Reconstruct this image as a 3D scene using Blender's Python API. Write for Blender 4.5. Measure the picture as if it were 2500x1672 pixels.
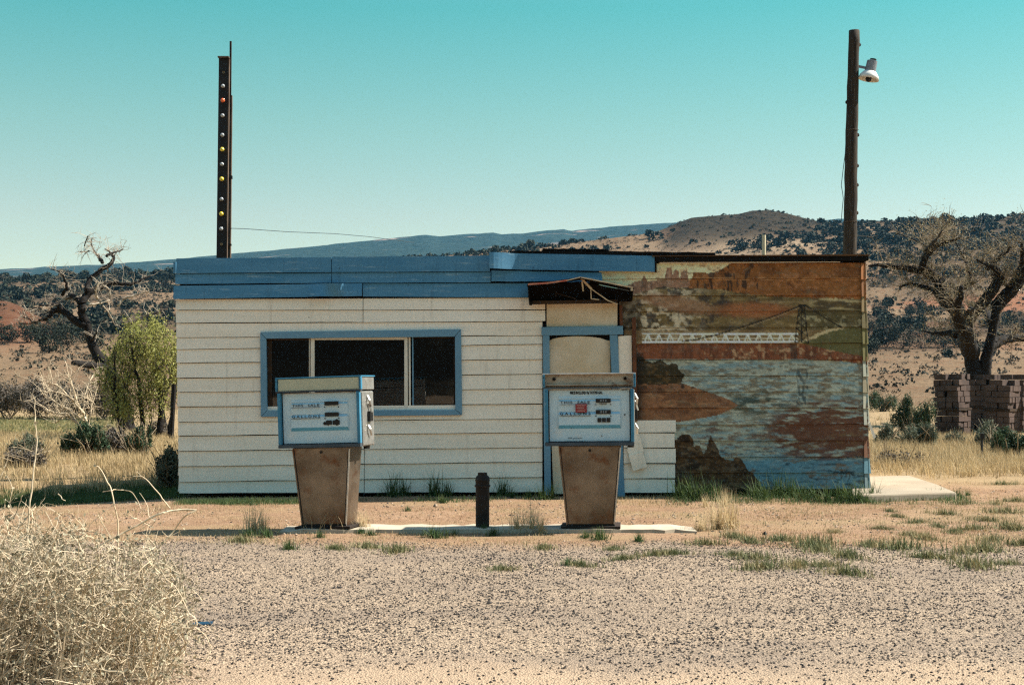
import bpy, math, random
import numpy as np
from mathutils import Vector, Matrix

# ------------------------------------------------------------------ clear
for o in list(bpy.data.objects):
    bpy.data.objects.remove(o, do_unlink=True)
scene = bpy.context.scene
COL = scene.collection

# ------------------------------------------------------------------ camera, sky, sun, exposure
F = 3480.0          # focal length measured in photograph pixels (2500 wide)
CX, Y0 = 1250.0, 927.0   # principal column and eye-level row of the photograph
CH = 1.41           # camera height in metres
HAZE = 0.00006     # density of the valley air

cd = bpy.data.cameras.new('camera')
cam = bpy.data.objects.new('camera', cd)
COL.objects.link(cam)
cam.location = (0, 0, CH)
cam.rotation_euler = (math.radians(90), 0, 0)
cd.sensor_width = 36.0
cd.lens = 36.0 * F / 2500.0
cd.shift_y = (Y0 - 836.0) / 2500.0
cd.clip_start = 0.1
cd.clip_end = 20000
scene.camera = cam

SUN_EL = math.radians(47)
SUN_AZ = math.radians(11)      # from +X towards +Y (behind the building)
SDIR = Vector((math.cos(SUN_EL) * math.cos(SUN_AZ), math.cos(SUN_EL) * math.sin(SUN_AZ), math.sin(SUN_EL)))

world = bpy.data.worlds.new('World')
scene.world = world
world.use_nodes = True
wn, wl = world.node_tree.nodes, world.node_tree.links
wn.clear()
w_out = wn.new('ShaderNodeOutputWorld')
w_bg = wn.new('ShaderNodeBackground')
w_bg.inputs['Strength'].default_value = 0.15
sky = wn.new('ShaderNodeTexSky')
sky.sky_type = 'NISHITA'
sky.sun_disc = False
sky.sun_elevation = SUN_EL
sky.sun_rotation = math.pi / 2 - SUN_AZ
sky.altitude = 1300
sky.air_density = 1.0
sky.dust_density = 0.6
sky.ozone_density = 1.0
# sky colour filter: film-like teal low down, brightened and warmed overhead for facade fill
w_geo = wn.new('ShaderNodeTexCoord')
w_sep = wn.new('ShaderNodeSeparateXYZ')
wl.new(w_geo.outputs['Generated'], w_sep.inputs['Vector'])
w_ramp = wn.new('ShaderNodeValToRGB')
SKY_RAMP = ((0.0, (0.45, 0.345, 0.222)), (0.1135, (0.392, 0.345, 0.226)), (0.177, (0.293, 0.373, 0.229)), (0.2525, (0.146, 0.392, 0.243)), (0.45, (0.38, 0.57, 0.42)), (1.0, (0.95, 0.86, 0.72)))
els = w_ramp.color_ramp.elements
while len(els) < len(SKY_RAMP): els.new(0.5)
for e, (p_, c_) in zip(els, SKY_RAMP):
    e.position = p_; e.color = (*c_, 1)
wl.new(w_sep.outputs['Z'], w_ramp.inputs['Fac'])
w_tint = wn.new('ShaderNodeMix')
w_tint.data_type = 'RGBA'; w_tint.blend_type = 'MULTIPLY'
w_tint.inputs['Factor'].default_value = 1.0
wl.new(w_ramp.outputs['Color'], w_tint.inputs['B'])
wl.new(sky.outputs['Color'], w_tint.inputs['A'])
wl.new(w_tint.outputs['Result'], w_bg.inputs['Color'])
wl.new(w_bg.outputs['Background'], w_out.inputs['Surface'])

sd = bpy.data.lights.new('sun', 'SUN')
sd.energy = 4.2
sd.angle = math.radians(0.53)
sd.color = (1.0, 0.93, 0.82)
sun = bpy.data.objects.new('sun', sd)
COL.objects.link(sun)
sun.location = (20, 10, 30)
sun.rotation_euler = SDIR.to_track_quat('Z', 'Y').to_euler()

vs = scene.view_settings
scene.display_settings.display_device = 'sRGB'
vs.view_transform = 'Standard'
vs.look = 'None'
vs.gamma = 1.0
vs.use_curve_mapping = False
vs.exposure = 1.56
scene.render.engine = 'CYCLES'
cy = scene.cycles
cy.use_denoising = False     # the remaining sampling noise reads as film grain
cy.filter_width = 1.3
cy.max_bounces = 6
cy.diffuse_bounces = 3
cy.glossy_bounces = 3
cy.transmission_bounces = 4
cy.transparent_max_bounces = 8
cy.caustics_reflective = False
cy.caustics_refractive = False
cy.sample_clamp_indirect = 6

# ------------------------------------------------------------------ helpers
D0 = 17.4                # distance to the facade
S = F / D0               # 200 px per metre there

def P(px, py, d):
    return np.array(((px - CX) / F * d, d, CH - (py - Y0) / F * d))

def fac(px, py, off=0.0):
    return ((px - CX) / S, D0 + off, CH - (py - Y0) / S)

def gx(px, d):
    return (px - CX) / F * d

def gd(py):
    """distance of flat ground seen at photograph row py"""
    return CH * F / (py - Y0)

def hash2(ix, iy, seed):
    h = (ix.astype(np.int64) * 374761393 + iy.astype(np.int64) * 668265263 + seed * 974711) & 0x7fffffff
    h = ((h ^ (h >> 13)) * 1274126177) & 0x7fffffff
    return ((h ^ (h >> 16)) & 0xffff) / 65535.0

def vnoise(x, y, seed=0):
    x = np.asarray(x, float); y = np.asarray(y, float)
    ix, iy = np.floor(x), np.floor(y)
    fx, fy = x - ix, y - iy
    fx = fx * fx * (3 - 2 * fx); fy = fy * fy * (3 - 2 * fy)
    a = hash2(ix, iy, seed); b = hash2(ix + 1, iy, seed)
    c = hash2(ix, iy + 1, seed); d = hash2(ix + 1, iy + 1, seed)
    return (a * (1 - fx) + b * fx) * (1 - fy) + (c * (1 - fx) + d * fx) * fy

def fbm(x, y, seed=0, oct=4):
    t = 0; amp = 0.5; n = 0
    for i in range(oct):
        t = t + amp * vnoise(np.asarray(x) * 2 ** i, np.asarray(y) * 2 ** i, seed + i * 17)
        n += amp; amp *= 0.5
    return t / n

def sstep(a, b, x):
    t = np.clip((np.asarray(x, float) - a) / (b - a), 0, 1)
    return t * t * (3 - 2 * t)

def lin(c):
    """sRGB 0-255 to linear"""
    c = np.asarray(c, float) / 255.0
    return np.where(c <= 0.04045, c / 12.92, ((c + 0.055) / 1.055) ** 2.4)

class MB:
    def __init__(self):
        self.v = []; self.f = []; self.n = 0
    def add(self, V, Fs):
        V = np.asarray(V, float).reshape(-1, 3)
        if not isinstance(Fs, list):
            Fs = [Fs]
        for a in Fs:
            a = np.asarray(a, int)
            if a.ndim == 1: a = a[None, :]
            self.f.append(a + self.n)
        self.v.append(V); self.n += len(V)
        return self
    def box(self, c, s, R=None):
        h = np.array(s, float) / 2
        V = np.array([(x, y, z) for x in (-1, 1) for y in (-1, 1) for z in (-1, 1)], float) * h
        if R is not None: V = V @ np.array(R).T
        V = V + np.array(c, float)
        return self.add(V, np.array([(0, 1, 3, 2), (4, 6, 7, 5), (0, 4, 5, 1), (2, 3, 7, 6), (0, 2, 6, 4), (1, 5, 7, 3)]))
    def bar(self, a, b, w, h, up=(0, 0, 1)):
        """rectangular bar from a to b"""
        a = Vector(a); b = Vector(b); d = (b - a); L = d.length; d.normalize()
        u = Vector(up)
        if abs(d.dot(u)) > 0.98: u = Vector((1, 0, 0))
        s = d.cross(u).normalized(); t = s.cross(d)
        R = np.array([d, s, t]).T
        return self.box((a + b) / 2, (L, w, h), R)
    def prism(self, poly, y0, y1, f=None):
        """polygon of photograph pixels on the facade plane, extruded from offset y0 (front) to y1"""
        n = len(poly)
        V = [fac(p[0], p[1], y0) for p in poly] + [fac(p[0], p[1], y1) for p in poly]
        A = sum(poly[i][0] * poly[(i + 1) % n][1] - poly[(i + 1) % n][0] * poly[i][1] for i in range(n))
        idx = list(range(n)) if A < 0 else list(range(n))[::-1]
        self.add(V, [np.array([idx]), np.array([[n + i for i in idx[::-1]]]),
                     np.array([(idx[i], n + idx[i], n + idx[(i + 1) % n], idx[(i + 1) % n]) for i in range(n)])])
        return self
    def tube(self, pts, rad, k=6, cap=True):
        pts = np.asarray(pts, float); m = len(pts)
        rad = np.broadcast_to(np.asarray(rad, float), (m,))
        T = np.gradient(pts, axis=0)
        T /= (np.linalg.norm(T, axis=1, keepdims=True) + 1e-9)
        ref = np.array((0.31, 0.83, 0.46)) if abs(T[0] @ np.array((0.31, 0.83, 0.46))) < 0.9 else np.array((1., 0, 0))
        A = np.cross(T, ref); A /= (np.linalg.norm(A, axis=1, keepdims=True) + 1e-9)
        B = np.cross(T, A)
        th = np.arange(k) * 2 * np.pi / k
        V = pts[:, None, :] + rad[:, None, None] * (np.cos(th)[None, :, None] * A[:, None, :] + np.sin(th)[None, :, None] * B[:, None, :])
        i = np.arange(m - 1)[:, None] * k; j = np.arange(k)[None, :]; j2 = (j + 1) % k
        Fq = np.stack([i + j, i + j2, i + k + j2, i + k + j], -1).reshape(-1, 4)
        Fs = [Fq]
        if cap:
            Fs += [np.arange(k)[::-1][None, :], (np.arange(k) + (m - 1) * k)[None, :]]
        return self.add(V.reshape(-1, 3), Fs)
    def lathe(self, prof, c=(0, 0, 0), k=16, R=None):
        """profile [(r,z)...] turned round z"""
        th = np.arange(k) * 2 * np.pi / k
        V = np.array([[(r * math.cos(t), r * math.sin(t), z) for t in th] for r, z in prof]).reshape(-1, 3)
        if R is not None: V = V @ np.array(R).T
        V = V + np.array(c, float)
        m = len(prof)
        i = np.arange(m - 1)[:, None] * k; j = np.arange(k)[None, :]; j2 = (j + 1) % k
        Fq = np.stack([i + j, i + j2, i + k + j2, i + k + j], -1).reshape(-1, 4)
        return self.add(V, [Fq, np.arange(k)[::-1][None, :], (np.arange(k) + (m - 1) * k)[None, :]])
    def arrays(self):
        return np.concatenate(self.v), self.f

def mesh_data(name, mb, origin=(0, 0, 0), smooth=False):
    V, Fs = mb.arrays()
    V = V - np.array(origin, float)
    me = bpy.data.meshes.new(name)
    me.vertices.add(len(V))
    me.vertices.foreach_set('co', V.astype(np.float32).ravel())
    loops = np.concatenate([a.ravel() for a in Fs])
    tot = np.concatenate([np.full(len(a), a.shape[1]) for a in Fs])
    st = np.concatenate([[0], np.cumsum(tot)[:-1]])
    me.loops.add(len(loops)); me.loops.foreach_set('vertex_index', loops.astype(np.int32))
    me.polygons.add(len(tot))
    me.polygons.foreach_set('loop_start', st.astype(np.int32))
    me.polygons.foreach_set('loop_total', tot.astype(np.int32))
    me.polygons.foreach_set('use_smooth', np.full(len(tot), bool(smooth)))
    me.update(calc_edges=True)
    return me

def tag(o, label=None, cat=None, group=None, kind=None):
    if label: o['label'] = label
    if cat: o['category'] = cat
    if group: o['group'] = group
    if kind: o['kind'] = kind
    return o

def link(name, me, m=None, parent=None, loc=None):
    o = bpy.data.objects.new(name, me)
    COL.objects.link(o)
    if m is not None and me is not None and not me.materials:
        me.materials.append(m)
    if parent is not None: o.parent = parent
    if loc is not None: o.location = loc
    return o

def wloc(o):
    v = np.zeros(3)
    while o is not None:
        v = v + np.array(o.location); o = o.parent
    return v

def mk(name, mb, m, parent=None, origin=None, smooth=False, bevel=0, local=False):
    """one mesh object; world coordinates unless local; children are stored relative to their parent"""
    if local: org = np.zeros(3) if origin is None else np.array(origin)
    elif parent is not None: org = wloc(parent)
    else: org = np.zeros(3) if origin is None else np.array(origin)
    o = link(name, mesh_data(name, mb, org if not (local and parent is not None) else (0, 0, 0), smooth), m, parent)
    if parent is not None and name in ('twigs', 'foliage', 'leaves', 'buds', 'stems', 'branches'): o['kind'] = 'stuff'
    if parent is None and origin is not None: o.location = tuple(origin)
    if bevel:
        b = o.modifiers.new('bevel', 'BEVEL'); b.width = bevel; b.segments = 2; b.limit_method = 'ANGLE'; b.angle_limit = math.radians(40)
    return o

def empty(name, loc, rz=0.0, parent=None):
    o = bpy.data.objects.new(name, None)
    o.empty_display_size = 0.2
    COL.objects.link(o); o.location = tuple(loc); o.rotation_euler = (0, 0, rz)
    if parent is not None: o.parent = parent
    return o

# ------------------------------------------------------------------ materials
def nmat(name):
    m = bpy.data.materials.new(name); m.use_nodes = True
    nt = m.node_tree; nt.nodes.clear()
    out = nt.nodes.new('ShaderNodeOutputMaterial')
    b = nt.nodes.new('ShaderNodeBsdfPrincipled')
    nt.links.new(b.outputs['BSDF'], out.inputs['Surface'])
    return m, nt, b

def N(nt, t, **kw):
    n = nt.nodes.new(t)
    for k, v in kw.items():
        if k in n.inputs.keys(): n.inputs[k].default_value = v
        else: setattr(n, k, v)
    return n

def mixc(nt, fac_, a, b, mode='MIX'):
    n = nt.nodes.new('ShaderNodeMix'); n.data_type = 'RGBA'; n.blend_type = mode
    for s, v in (('Factor', fac_), ('A', a), ('B', b)):
        if hasattr(v, 'is_linked') or hasattr(v, 'links'): nt.links.new(v, n.inputs[s])
        else: n.inputs[s].default_value = v if s == 'Factor' else (*v[:3], 1)
    return n.outputs['Result']

def ramp(nt, v, lo, hi):
    n = nt.nodes.new('ShaderNodeMapRange'); n.clamp = True
    n.inputs['From Min'].default_value = lo; n.inputs['From Max'].default_value = hi
    nt.links.new(v, n.inputs['Value'])
    return n.outputs['Result']

def coords(nt, scale=(1, 1, 1), obj=False):
    if obj: src = nt.nodes.new('ShaderNodeTexCoord').outputs['Object']
    else: src = nt.nodes.new('ShaderNodeNewGeometry').outputs['Position']
    mp = nt.nodes.new('ShaderNodeMapping'); mp.inputs['Scale'].default_value = scale
    nt.links.new(src, mp.inputs['Vector'])
    return mp.outputs['Vector']

def noise(nt, vec, scale=5, detail=4, rough=0.55):
    n = N(nt, 'ShaderNodeTexNoise', Scale=scale, Detail=detail, Roughness=rough)
    nt.links.new(vec, n.inputs['Vector'])
    return n.outputs['Fac']

def bump(nt, b, h, strength=0.3, dist=0.01):
    n = N(nt, 'ShaderNodeBump', Strength=strength, Distance=dist)
    nt.links.new(h, n.inputs['Height']); nt.links.new(n.outputs['Normal'], b.inputs['Normal'])
    return n

def M(name, c1, c2=None, c3=None, scale=6, stretch=(1, 1, 1), rough=0.8, metal=0.0, spec=0.3, bmp=0.15, bdist=0.004,
      fine=60, lo=0.35, hi=0.65, lo3=0.6, hi3=0.72, scale3=3, obj=False, island=0.0, transl=0.0, bstretch=None, dots=0.0, streak=None):
    """mottled paint / wood / metal / foliage: up to three colours mixed by noise, fine relief"""
    m, nt, b = nmat(name)
    v = coords(nt, stretch, obj)
    c2 = c2 or tuple(x * 0.8 for x in c1)
    col = mixc(nt, ramp(nt, noise(nt, v, scale), lo, hi), c1, c2)
    if c3 is not None:
        col = mixc(nt, ramp(nt, noise(nt, v, scale3, 6, 0.65), lo3, hi3), col, c3)
    if streak:      # rain streaks running down the boards
        sv = coords(nt, (9, 1, 0.7), obj)
        col = mixc(nt, ramp(nt, noise(nt, sv, 1.6, 6, 0.7), 0.56, 0.78), col, streak)
    if dots:        # nail heads and knots
        dv = coords(nt, (1, 0, 1.7), obj); vo = N(nt, 'ShaderNodeTexVoronoi', Scale=3.4, Randomness=1.0); nt.links.new(dv, vo.inputs['Vector'])
        dc = nt.nodes.new('ShaderNodeSeparateColor'); nt.links.new(vo.outputs['Color'], dc.inputs['Color'])
        md = N(nt, 'ShaderNodeMath', operation='MULTIPLY'); nt.links.new(ramp(nt, vo.outputs['Distance'], 0.045, 0.02), md.inputs[0]); nt.links.new(ramp(nt, dc.outputs['Red'], 1 - dots, 1 - dots + 0.05), md.inputs[1])
        col = mixc(nt, md.outputs[0], col, tuple(x * 0.12 for x in c1))
    if island:
        g = nt.nodes.new('ShaderNodeNewGeometry')
        hsv = nt.nodes.new('ShaderNodeHueSaturation')
        mr = N(nt, 'ShaderNodeMapRange'); mr.inputs['To Min'].default_value = 1 - island; mr.inputs['To Max'].default_value = 1 + island
        nt.links.new(g.outputs['Random Per Island'], mr.inputs['Value'])
        nt.links.new(mr.outputs['Result'], hsv.inputs['Value']); nt.links.new(col, hsv.inputs['Color'])
        col = hsv.outputs['Color']
    nt.links.new(col, b.inputs['Base Color'])
    b.inputs['Roughness'].default_value = rough; b.inputs['Metallic'].default_value = metal
    b.inputs['Specular IOR Level'].default_value = spec
    if bmp:
        bv = coords(nt, bstretch or stretch, obj)
        bump(nt, b, noise(nt, bv, fine, 3), bmp, bdist)
    if transl:
        tr = nt.nodes.new('ShaderNodeBsdfTranslucent'); nt.links.new(col, tr.inputs['Color'])
        ms = nt.nodes.new('ShaderNodeMixShader'); ms.inputs[0].default_value = transl
        out = [n for n in nt.nodes if n.type == 'OUTPUT_MATERIAL'][0]
        nt.links.new(b.outputs['BSDF'], ms.inputs[1]); nt.links.new(tr.outputs['BSDF'], ms.inputs[2])
        nt.links.new(ms.outputs['Shader'], out.inputs['Surface'])
    return m

MAT = {}
MAT['cream'] = M('cream_paint', (0.87, 0.785, 0.655), (0.80, 0.715, 0.585), (0.50, 0.46, 0.40), scale=2.2, stretch=(0.35, 1, 3), scale3=8, lo3=0.60, hi3=0.80, rough=0.7, bmp=0.35, fine=30, bstretch=(0.3, 1, 5), dots=0.55, streak=(0.60, 0.52, 0.42))
MAT['cream_stained'] = M('stained_cream_paint', (0.66, 0.57, 0.43), (0.55, 0.43, 0.27), (0.36, 0.25, 0.13), scale=2.5, scale3=4, lo3=0.62, hi3=0.8, rough=0.75, bmp=0.2, fine=30)
MAT['blue'] = M('blue_paint', (0.050, 0.178, 0.30), (0.078, 0.22, 0.345), (0.30, 0.43, 0.49), scale=3, stretch=(0.3, 1, 3), scale3=9, lo3=0.58, hi3=0.76, rough=0.62, bmp=0.4, fine=30, bstretch=(0.2, 1, 6), dots=0.6, streak=(0.04, 0.12, 0.19))
MAT['trim_blue'] = M('trim_blue_paint', (0.12, 0.25, 0.35), (0.145, 0.28, 0.38), (0.25, 0.36, 0.43), scale=4, stretch=(0.6, 1, 0.6), scale3=9, lo3=0.62, hi3=0.76, rough=0.6, bmp=0.15, fine=40)
MAT['white_sash'] = M('white_sash_paint', (0.72, 0.67, 0.56), (0.62, 0.57, 0.47), scale=6, rough=0.6, bmp=0.1)
MAT['black_tar'] = M('black_tar_paper', (0.004, 0.0035, 0.003), (0.009, 0.007, 0.006), scale=8, rough=0.85, spec=0.15, bmp=0.4, fine=25)
MAT['dark_wood'] = M('dark_weathered_wood', (0.022, 0.012, 0.007), (0.05, 0.028, 0.013), scale=5, stretch=(0.4, 1, 2), rough=0.9, bmp=0.3, fine=30)
MAT['edge_wood'] = M('brown_edge_wood', (0.13, 0.062, 0.023), (0.06, 0.03, 0.013), scale=6, stretch=(0.3, 1, 1), rough=0.9, bmp=0.3)
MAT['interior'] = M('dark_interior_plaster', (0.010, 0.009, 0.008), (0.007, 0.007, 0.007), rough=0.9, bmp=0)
MAT['rust'] = M('rusty_iron', (0.16, 0.06, 0.025), (0.09, 0.035, 0.018), scale=9, rough=0.9, bmp=0.3, fine=50)
MAT['dark_rust'] = M('dark_rusty_pipe', (0.028, 0.016, 0.010), (0.012, 0.008, 0.006), (0.08, 0.038, 0.02), scale=9, scale3=14, lo3=0.6, hi3=0.72, rough=0.8, bmp=0.3, fine=60)
MAT['raw_wood'] = M('raw_broken_lath', (0.62, 0.50, 0.34), (0.45, 0.33, 0.2), scale=12, rough=0.85)
MAT['red_edge'] = M('red_flaking_edge', (0.42, 0.10, 0.06), (0.5, 0.3, 0.2), scale=10, rough=0.8)
MAT['pole_wood'] = M('grey_brown_pole_wood', (0.045, 0.034, 0.023), (0.016, 0.012, 0.009), (0.12, 0.094, 0.068), scale=4, stretch=(6, 6, 0.4), scale3=5, lo3=0.6, hi3=0.75, rough=0.95, bmp=0.7, bdist=0.01, fine=20, bstretch=(4, 4, 0.3))
MAT['channel'] = M('blackened_steel_channel', (0.006, 0.006, 0.007), (0.014, 0.011, 0.010), scale=5, rough=0.6, bmp=0.1)
MAT['channel_edge'] = M('weathered_pole_steel', (0.15, 0.105, 0.075), (0.05, 0.03, 0.02), scale=6, stretch=(1, 1, 0.3), rough=0.8)
MAT['bulb_white'] = M('white_bulb_glass', (0.36, 0.37, 0.37), (0.30, 0.31, 0.32), rough=0.15, spec=0.6, bmp=0)
MAT['bulb_yellow'] = M('yellow_bulb_glass', (0.75, 0.62, 0.08), (0.65, 0.5, 0.05), rough=0.15, spec=0.6, bmp=0)
MAT['bulb_orange'] = M('orange_bulb_glass', (0.7, 0.14, 0.04), (0.6, 0.1, 0.03), rough=0.15, spec=0.6, bmp=0)
MAT['socket'] = M('brass_socket', (0.5, 0.4, 0.25), (0.2, 0.14, 0.08), rough=0.4, metal=0.6, bmp=0)
MAT['lamp_grey'] = M('grey_lamp_enamel', (0.16, 0.17, 0.19), (0.22, 0.23, 0.25), scale=8, rough=0.45, bmp=0.05)
MAT['lamp_white'] = M('white_lamp_enamel', (0.7, 0.68, 0.64), (0.55, 0.53, 0.5), scale=8, rough=0.4, bmp=0.05)
MAT['wire'] = M('dark_wire', (0.03, 0.05, 0.06), (0.02, 0.03, 0.035), rough=0.6, bmp=0)
MAT['pipe_cream'] = M('cream_pipe_paint', (0.62, 0.55, 0.38), (0.5, 0.43, 0.28), scale=8, rough=0.6)
# pumps
MAT['pump_face'] = M('pale_blue_pump_enamel', (0.52, 0.645, 0.69), (0.47, 0.60, 0.66), (0.58, 0.63, 0.63), scale=4, scale3=6, lo3=0.52, hi3=0.7, rough=0.4, spec=0.4, bmp=0.05, obj=True)
MAT['pump_blue'] = M('blue_pump_trim_paint', (0.03, 0.15, 0.25), (0.05, 0.20, 0.31), (0.35, 0.42, 0.45), scale=9, scale3=16, lo3=0.66, hi3=0.74, rough=0.45, bmp=0.1, obj=True)
MAT['ledge_blue'] = M('strong_blue_ledge_enamel', (0.085, 0.34, 0.54), (0.12, 0.38, 0.56), scale=8, rough=0.45, bmp=0.03, obj=True)
MAT['ledge_pale'] = M('mid_blue_ledge_enamel', (0.26, 0.49, 0.63), (0.33, 0.53, 0.65), scale=8, rough=0.45, bmp=0.03, obj=True)
MAT['pump_dark'] = M('dark_pump_edge', (0.035, 0.05, 0.065), (0.06, 0.075, 0.09), (0.14, 0.08, 0.05), scale=9, scale3=12, lo3=0.62, hi3=0.74, rough=0.5, bmp=0.1, obj=True)
MAT['pump_sign'] = M('yellowed_sign_glass', (0.50, 0.48, 0.34), (0.43, 0.42, 0.30), scale=5, rough=0.35, bmp=0.02, obj=True)
MAT['alu'] = M('dented_aluminium', (0.62, 0.60, 0.56), (0.45, 0.43, 0.40), (0.75, 0.73, 0.70), scale=9, scale3=12, rough=0.38, metal=0.85, bmp=0.6, bdist=0.01, fine=12, obj=True)
MAT['steel'] = M('tarnished_steel_panel', (0.27, 0.215, 0.165), (0.13, 0.098, 0.072), (0.15, 0.07, 0.035), scale=3.2, scale3=5, lo3=0.53, hi3=0.68, rough=0.36, metal=0.8, bmp=0.2, fine=7, bdist=0.01, obj=True)
MAT['rust_pan'] = M('rust_streaked_tray', (0.50, 0.44, 0.36), (0.36, 0.28, 0.20), (0.13, 0.055, 0.025), scale=5, scale3=6, lo3=0.5, hi3=0.64, rough=0.7, bmp=0.15, obj=True)
MAT['black'] = M('black_display', (0.008, 0.008, 0.009), (0.012, 0.012, 0.012), rough=0.35, bmp=0)
MAT['ink'] = M('black_lettering', (0.012, 0.012, 0.014), (0.02, 0.02, 0.02), rough=0.7, bmp=0)
MAT['digit'] = M('pale_digit', (0.40, 0.46, 0.48), (0.35, 0.4, 0.42), rough=0.6, bmp=0)
MAT['sticker'] = M('red_sticker', (0.30, 0.03, 0.03), (0.24, 0.025, 0.025), rough=0.6, bmp=0)
MAT['sticker_ink'] = M('pale_sticker_lettering', (0.55, 0.35, 0.30), (0.5, 0.32, 0.28), rough=0.6, bmp=0)
# ground things
MAT['concrete'] = M('sunbleached_concrete', (0.42, 0.355, 0.27), (0.36, 0.30, 0.22), (0.36, 0.27, 0.18), scale=3, scale3=6, lo3=0.62, hi3=0.8, rough=0.9, bmp=0.3, fine=40)
MAT['stone_dark'] = M('dark_gravel_stone', (0.010, 0.009, 0.009), (0.028, 0.022, 0.019), scale=25, rough=0.85, bmp=0, island=0.5)
MAT['stone_pale'] = M('pale_gravel_stone', (0.36, 0.27, 0.19), (0.22, 0.16, 0.115), scale=25, rough=0.9, bmp=0, island=0.35)
MAT['block'] = M('brown_cement_block', (0.10, 0.065, 0.051), (0.052, 0.034, 0.027), scale=3, rough=0.95, bmp=0.3, fine=30, bdist=0.01)
MAT['blue_scrap'] = M('blue_plastic_scrap', (0.008, 0.04, 0.075), (0.015, 0.05, 0.085), rough=0.5)
# vegetation
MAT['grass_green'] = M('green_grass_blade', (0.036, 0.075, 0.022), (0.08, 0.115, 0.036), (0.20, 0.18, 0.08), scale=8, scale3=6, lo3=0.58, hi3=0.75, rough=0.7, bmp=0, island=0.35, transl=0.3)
MAT['grass_olive'] = M('olive_mat_grass', (0.105, 0.12, 0.05), (0.19, 0.175, 0.08), (0.34, 0.26, 0.135), scale=5, scale3=5, lo3=0.5, hi3=0.65, rough=0.8, bmp=0, island=0.3, transl=0.2)
MAT['grass_dry'] = M('straw_grass_blade', (0.45, 0.345, 0.19), (0.34, 0.245, 0.125), (0.54, 0.43, 0.26), scale=1.2, scale3=3, rough=0.85, bmp=0, island=0.3, transl=0.25)
MAT['grass_straw'] = M('bright_straw_stalks', (0.62, 0.50, 0.31), (0.50, 0.38, 0.21), scale=5, rough=0.8, bmp=0, island=0.25, transl=0.35)
MAT['grass_rust'] = M('matted_rusty_dead_grass', (0.26, 0.145, 0.065), (0.36, 0.23, 0.115), (0.14, 0.075, 0.035), scale=3, scale3=5, rough=0.9, bmp=0, island=0.35, transl=0.15)
MAT['slab'] = M('pale_poured_slab', (0.29, 0.24, 0.175), (0.24, 0.19, 0.135), (0.18, 0.135, 0.09), scale=1.5, scale3=4, lo3=0.58, hi3=0.8, rough=0.95, bmp=0.3, fine=40)
MAT['twig_pale'] = M('pale_dry_twig', (0.55, 0.45, 0.315), (0.38, 0.30, 0.20), (0.12, 0.08, 0.05), scale=6, scale3=9, lo3=0.62, hi3=0.72, rough=0.85, bmp=0, island=0.3)
MAT['twig_leaf'] = M('grey_green_dry_leaf', (0.20, 0.185, 0.125), (0.34, 0.285, 0.19), (0.065, 0.065, 0.04), scale=7, scale3=6, rough=0.85, bmp=0, island=0.4, transl=0.15)
MAT['twig_bare'] = M('tan_bare_twig', (0.25, 0.195, 0.125), (0.12, 0.09, 0.056), scale=3, rough=0.9, bmp=0, island=0.35)
MAT['bark'] = M('dark_rough_bark', (0.012, 0.009, 0.007), (0.007, 0.005, 0.004), (0.035, 0.026, 0.018), scale=6, scale3=7, lo3=0.6, hi3=0.75, rough=0.95, bmp=0.8, bdist=0.03, fine=14)
MAT['bark_pale'] = M('bleached_branch_bark', (0.40, 0.34, 0.26), (0.25, 0.2, 0.15), scale=6, rough=0.9, bmp=0.2)
MAT['leaf_willow'] = M('yellow_green_leaf', (0.25, 0.255, 0.065), (0.33, 0.32, 0.10), (0.11, 0.115, 0.035), scale=2.4, scale3=3, rough=0.75, bmp=0, island=0.3, transl=0.35)
MAT['leaf_sage'] = M('grey_green_sage_leaf', (0.075, 0.095, 0.06), (0.15, 0.16, 0.105), (0.035, 0.055, 0.03), scale=4, scale3=4, rough=0.8, bmp=0, island=0.3, transl=0.2)
MAT['leaf_green'] = M('deep_green_shrub_leaf', (0.022, 0.05, 0.024), (0.055, 0.085, 0.04), (0.14, 0.16, 0.09), scale=4, scale3=5, lo3=0.56, hi3=0.7, rough=0.8, bmp=0, island=0.3, transl=0.2)
MAT['leaf_grey'] = M('grey_brown_thicket_twig', (0.075, 0.063, 0.052), (0.14, 0.118, 0.096), (0.03, 0.026, 0.021), scale=1.5, scale3=2, rough=0.9, bmp=0, island=0.35)
MAT['leaf_juniper'] = M('dark_juniper_foliage', (0.013, 0.020, 0.012), (0.026, 0.032, 0.018), scale=0.6, rough=0.9, bmp=0, island=0.35)
MAT['leaf_brush'] = M('dull_hill_brush', (0.028, 0.028, 0.018), (0.06, 0.05, 0.032), scale=0.3, rough=0.9, bmp=0, island=0.35)

# ------------------------------------------------------------------ ground
def attr_color(me, cols, name='weights'):
    a = me.color_attributes.new(name, 'FLOAT_COLOR', 'POINT')
    a.data.foreach_set('color', np.asarray(cols, np.float32).ravel())

def gravel_edge(x):
    """distance at which dirt gives way to gravel, as a wandering line"""
    return 12.35 + 0.5 * (fbm(x * 0.8, x * 0 + 3.1, 5) - 0.5) * 2 - 0.45 * sstep(1.5, 4.0, x)

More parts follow.
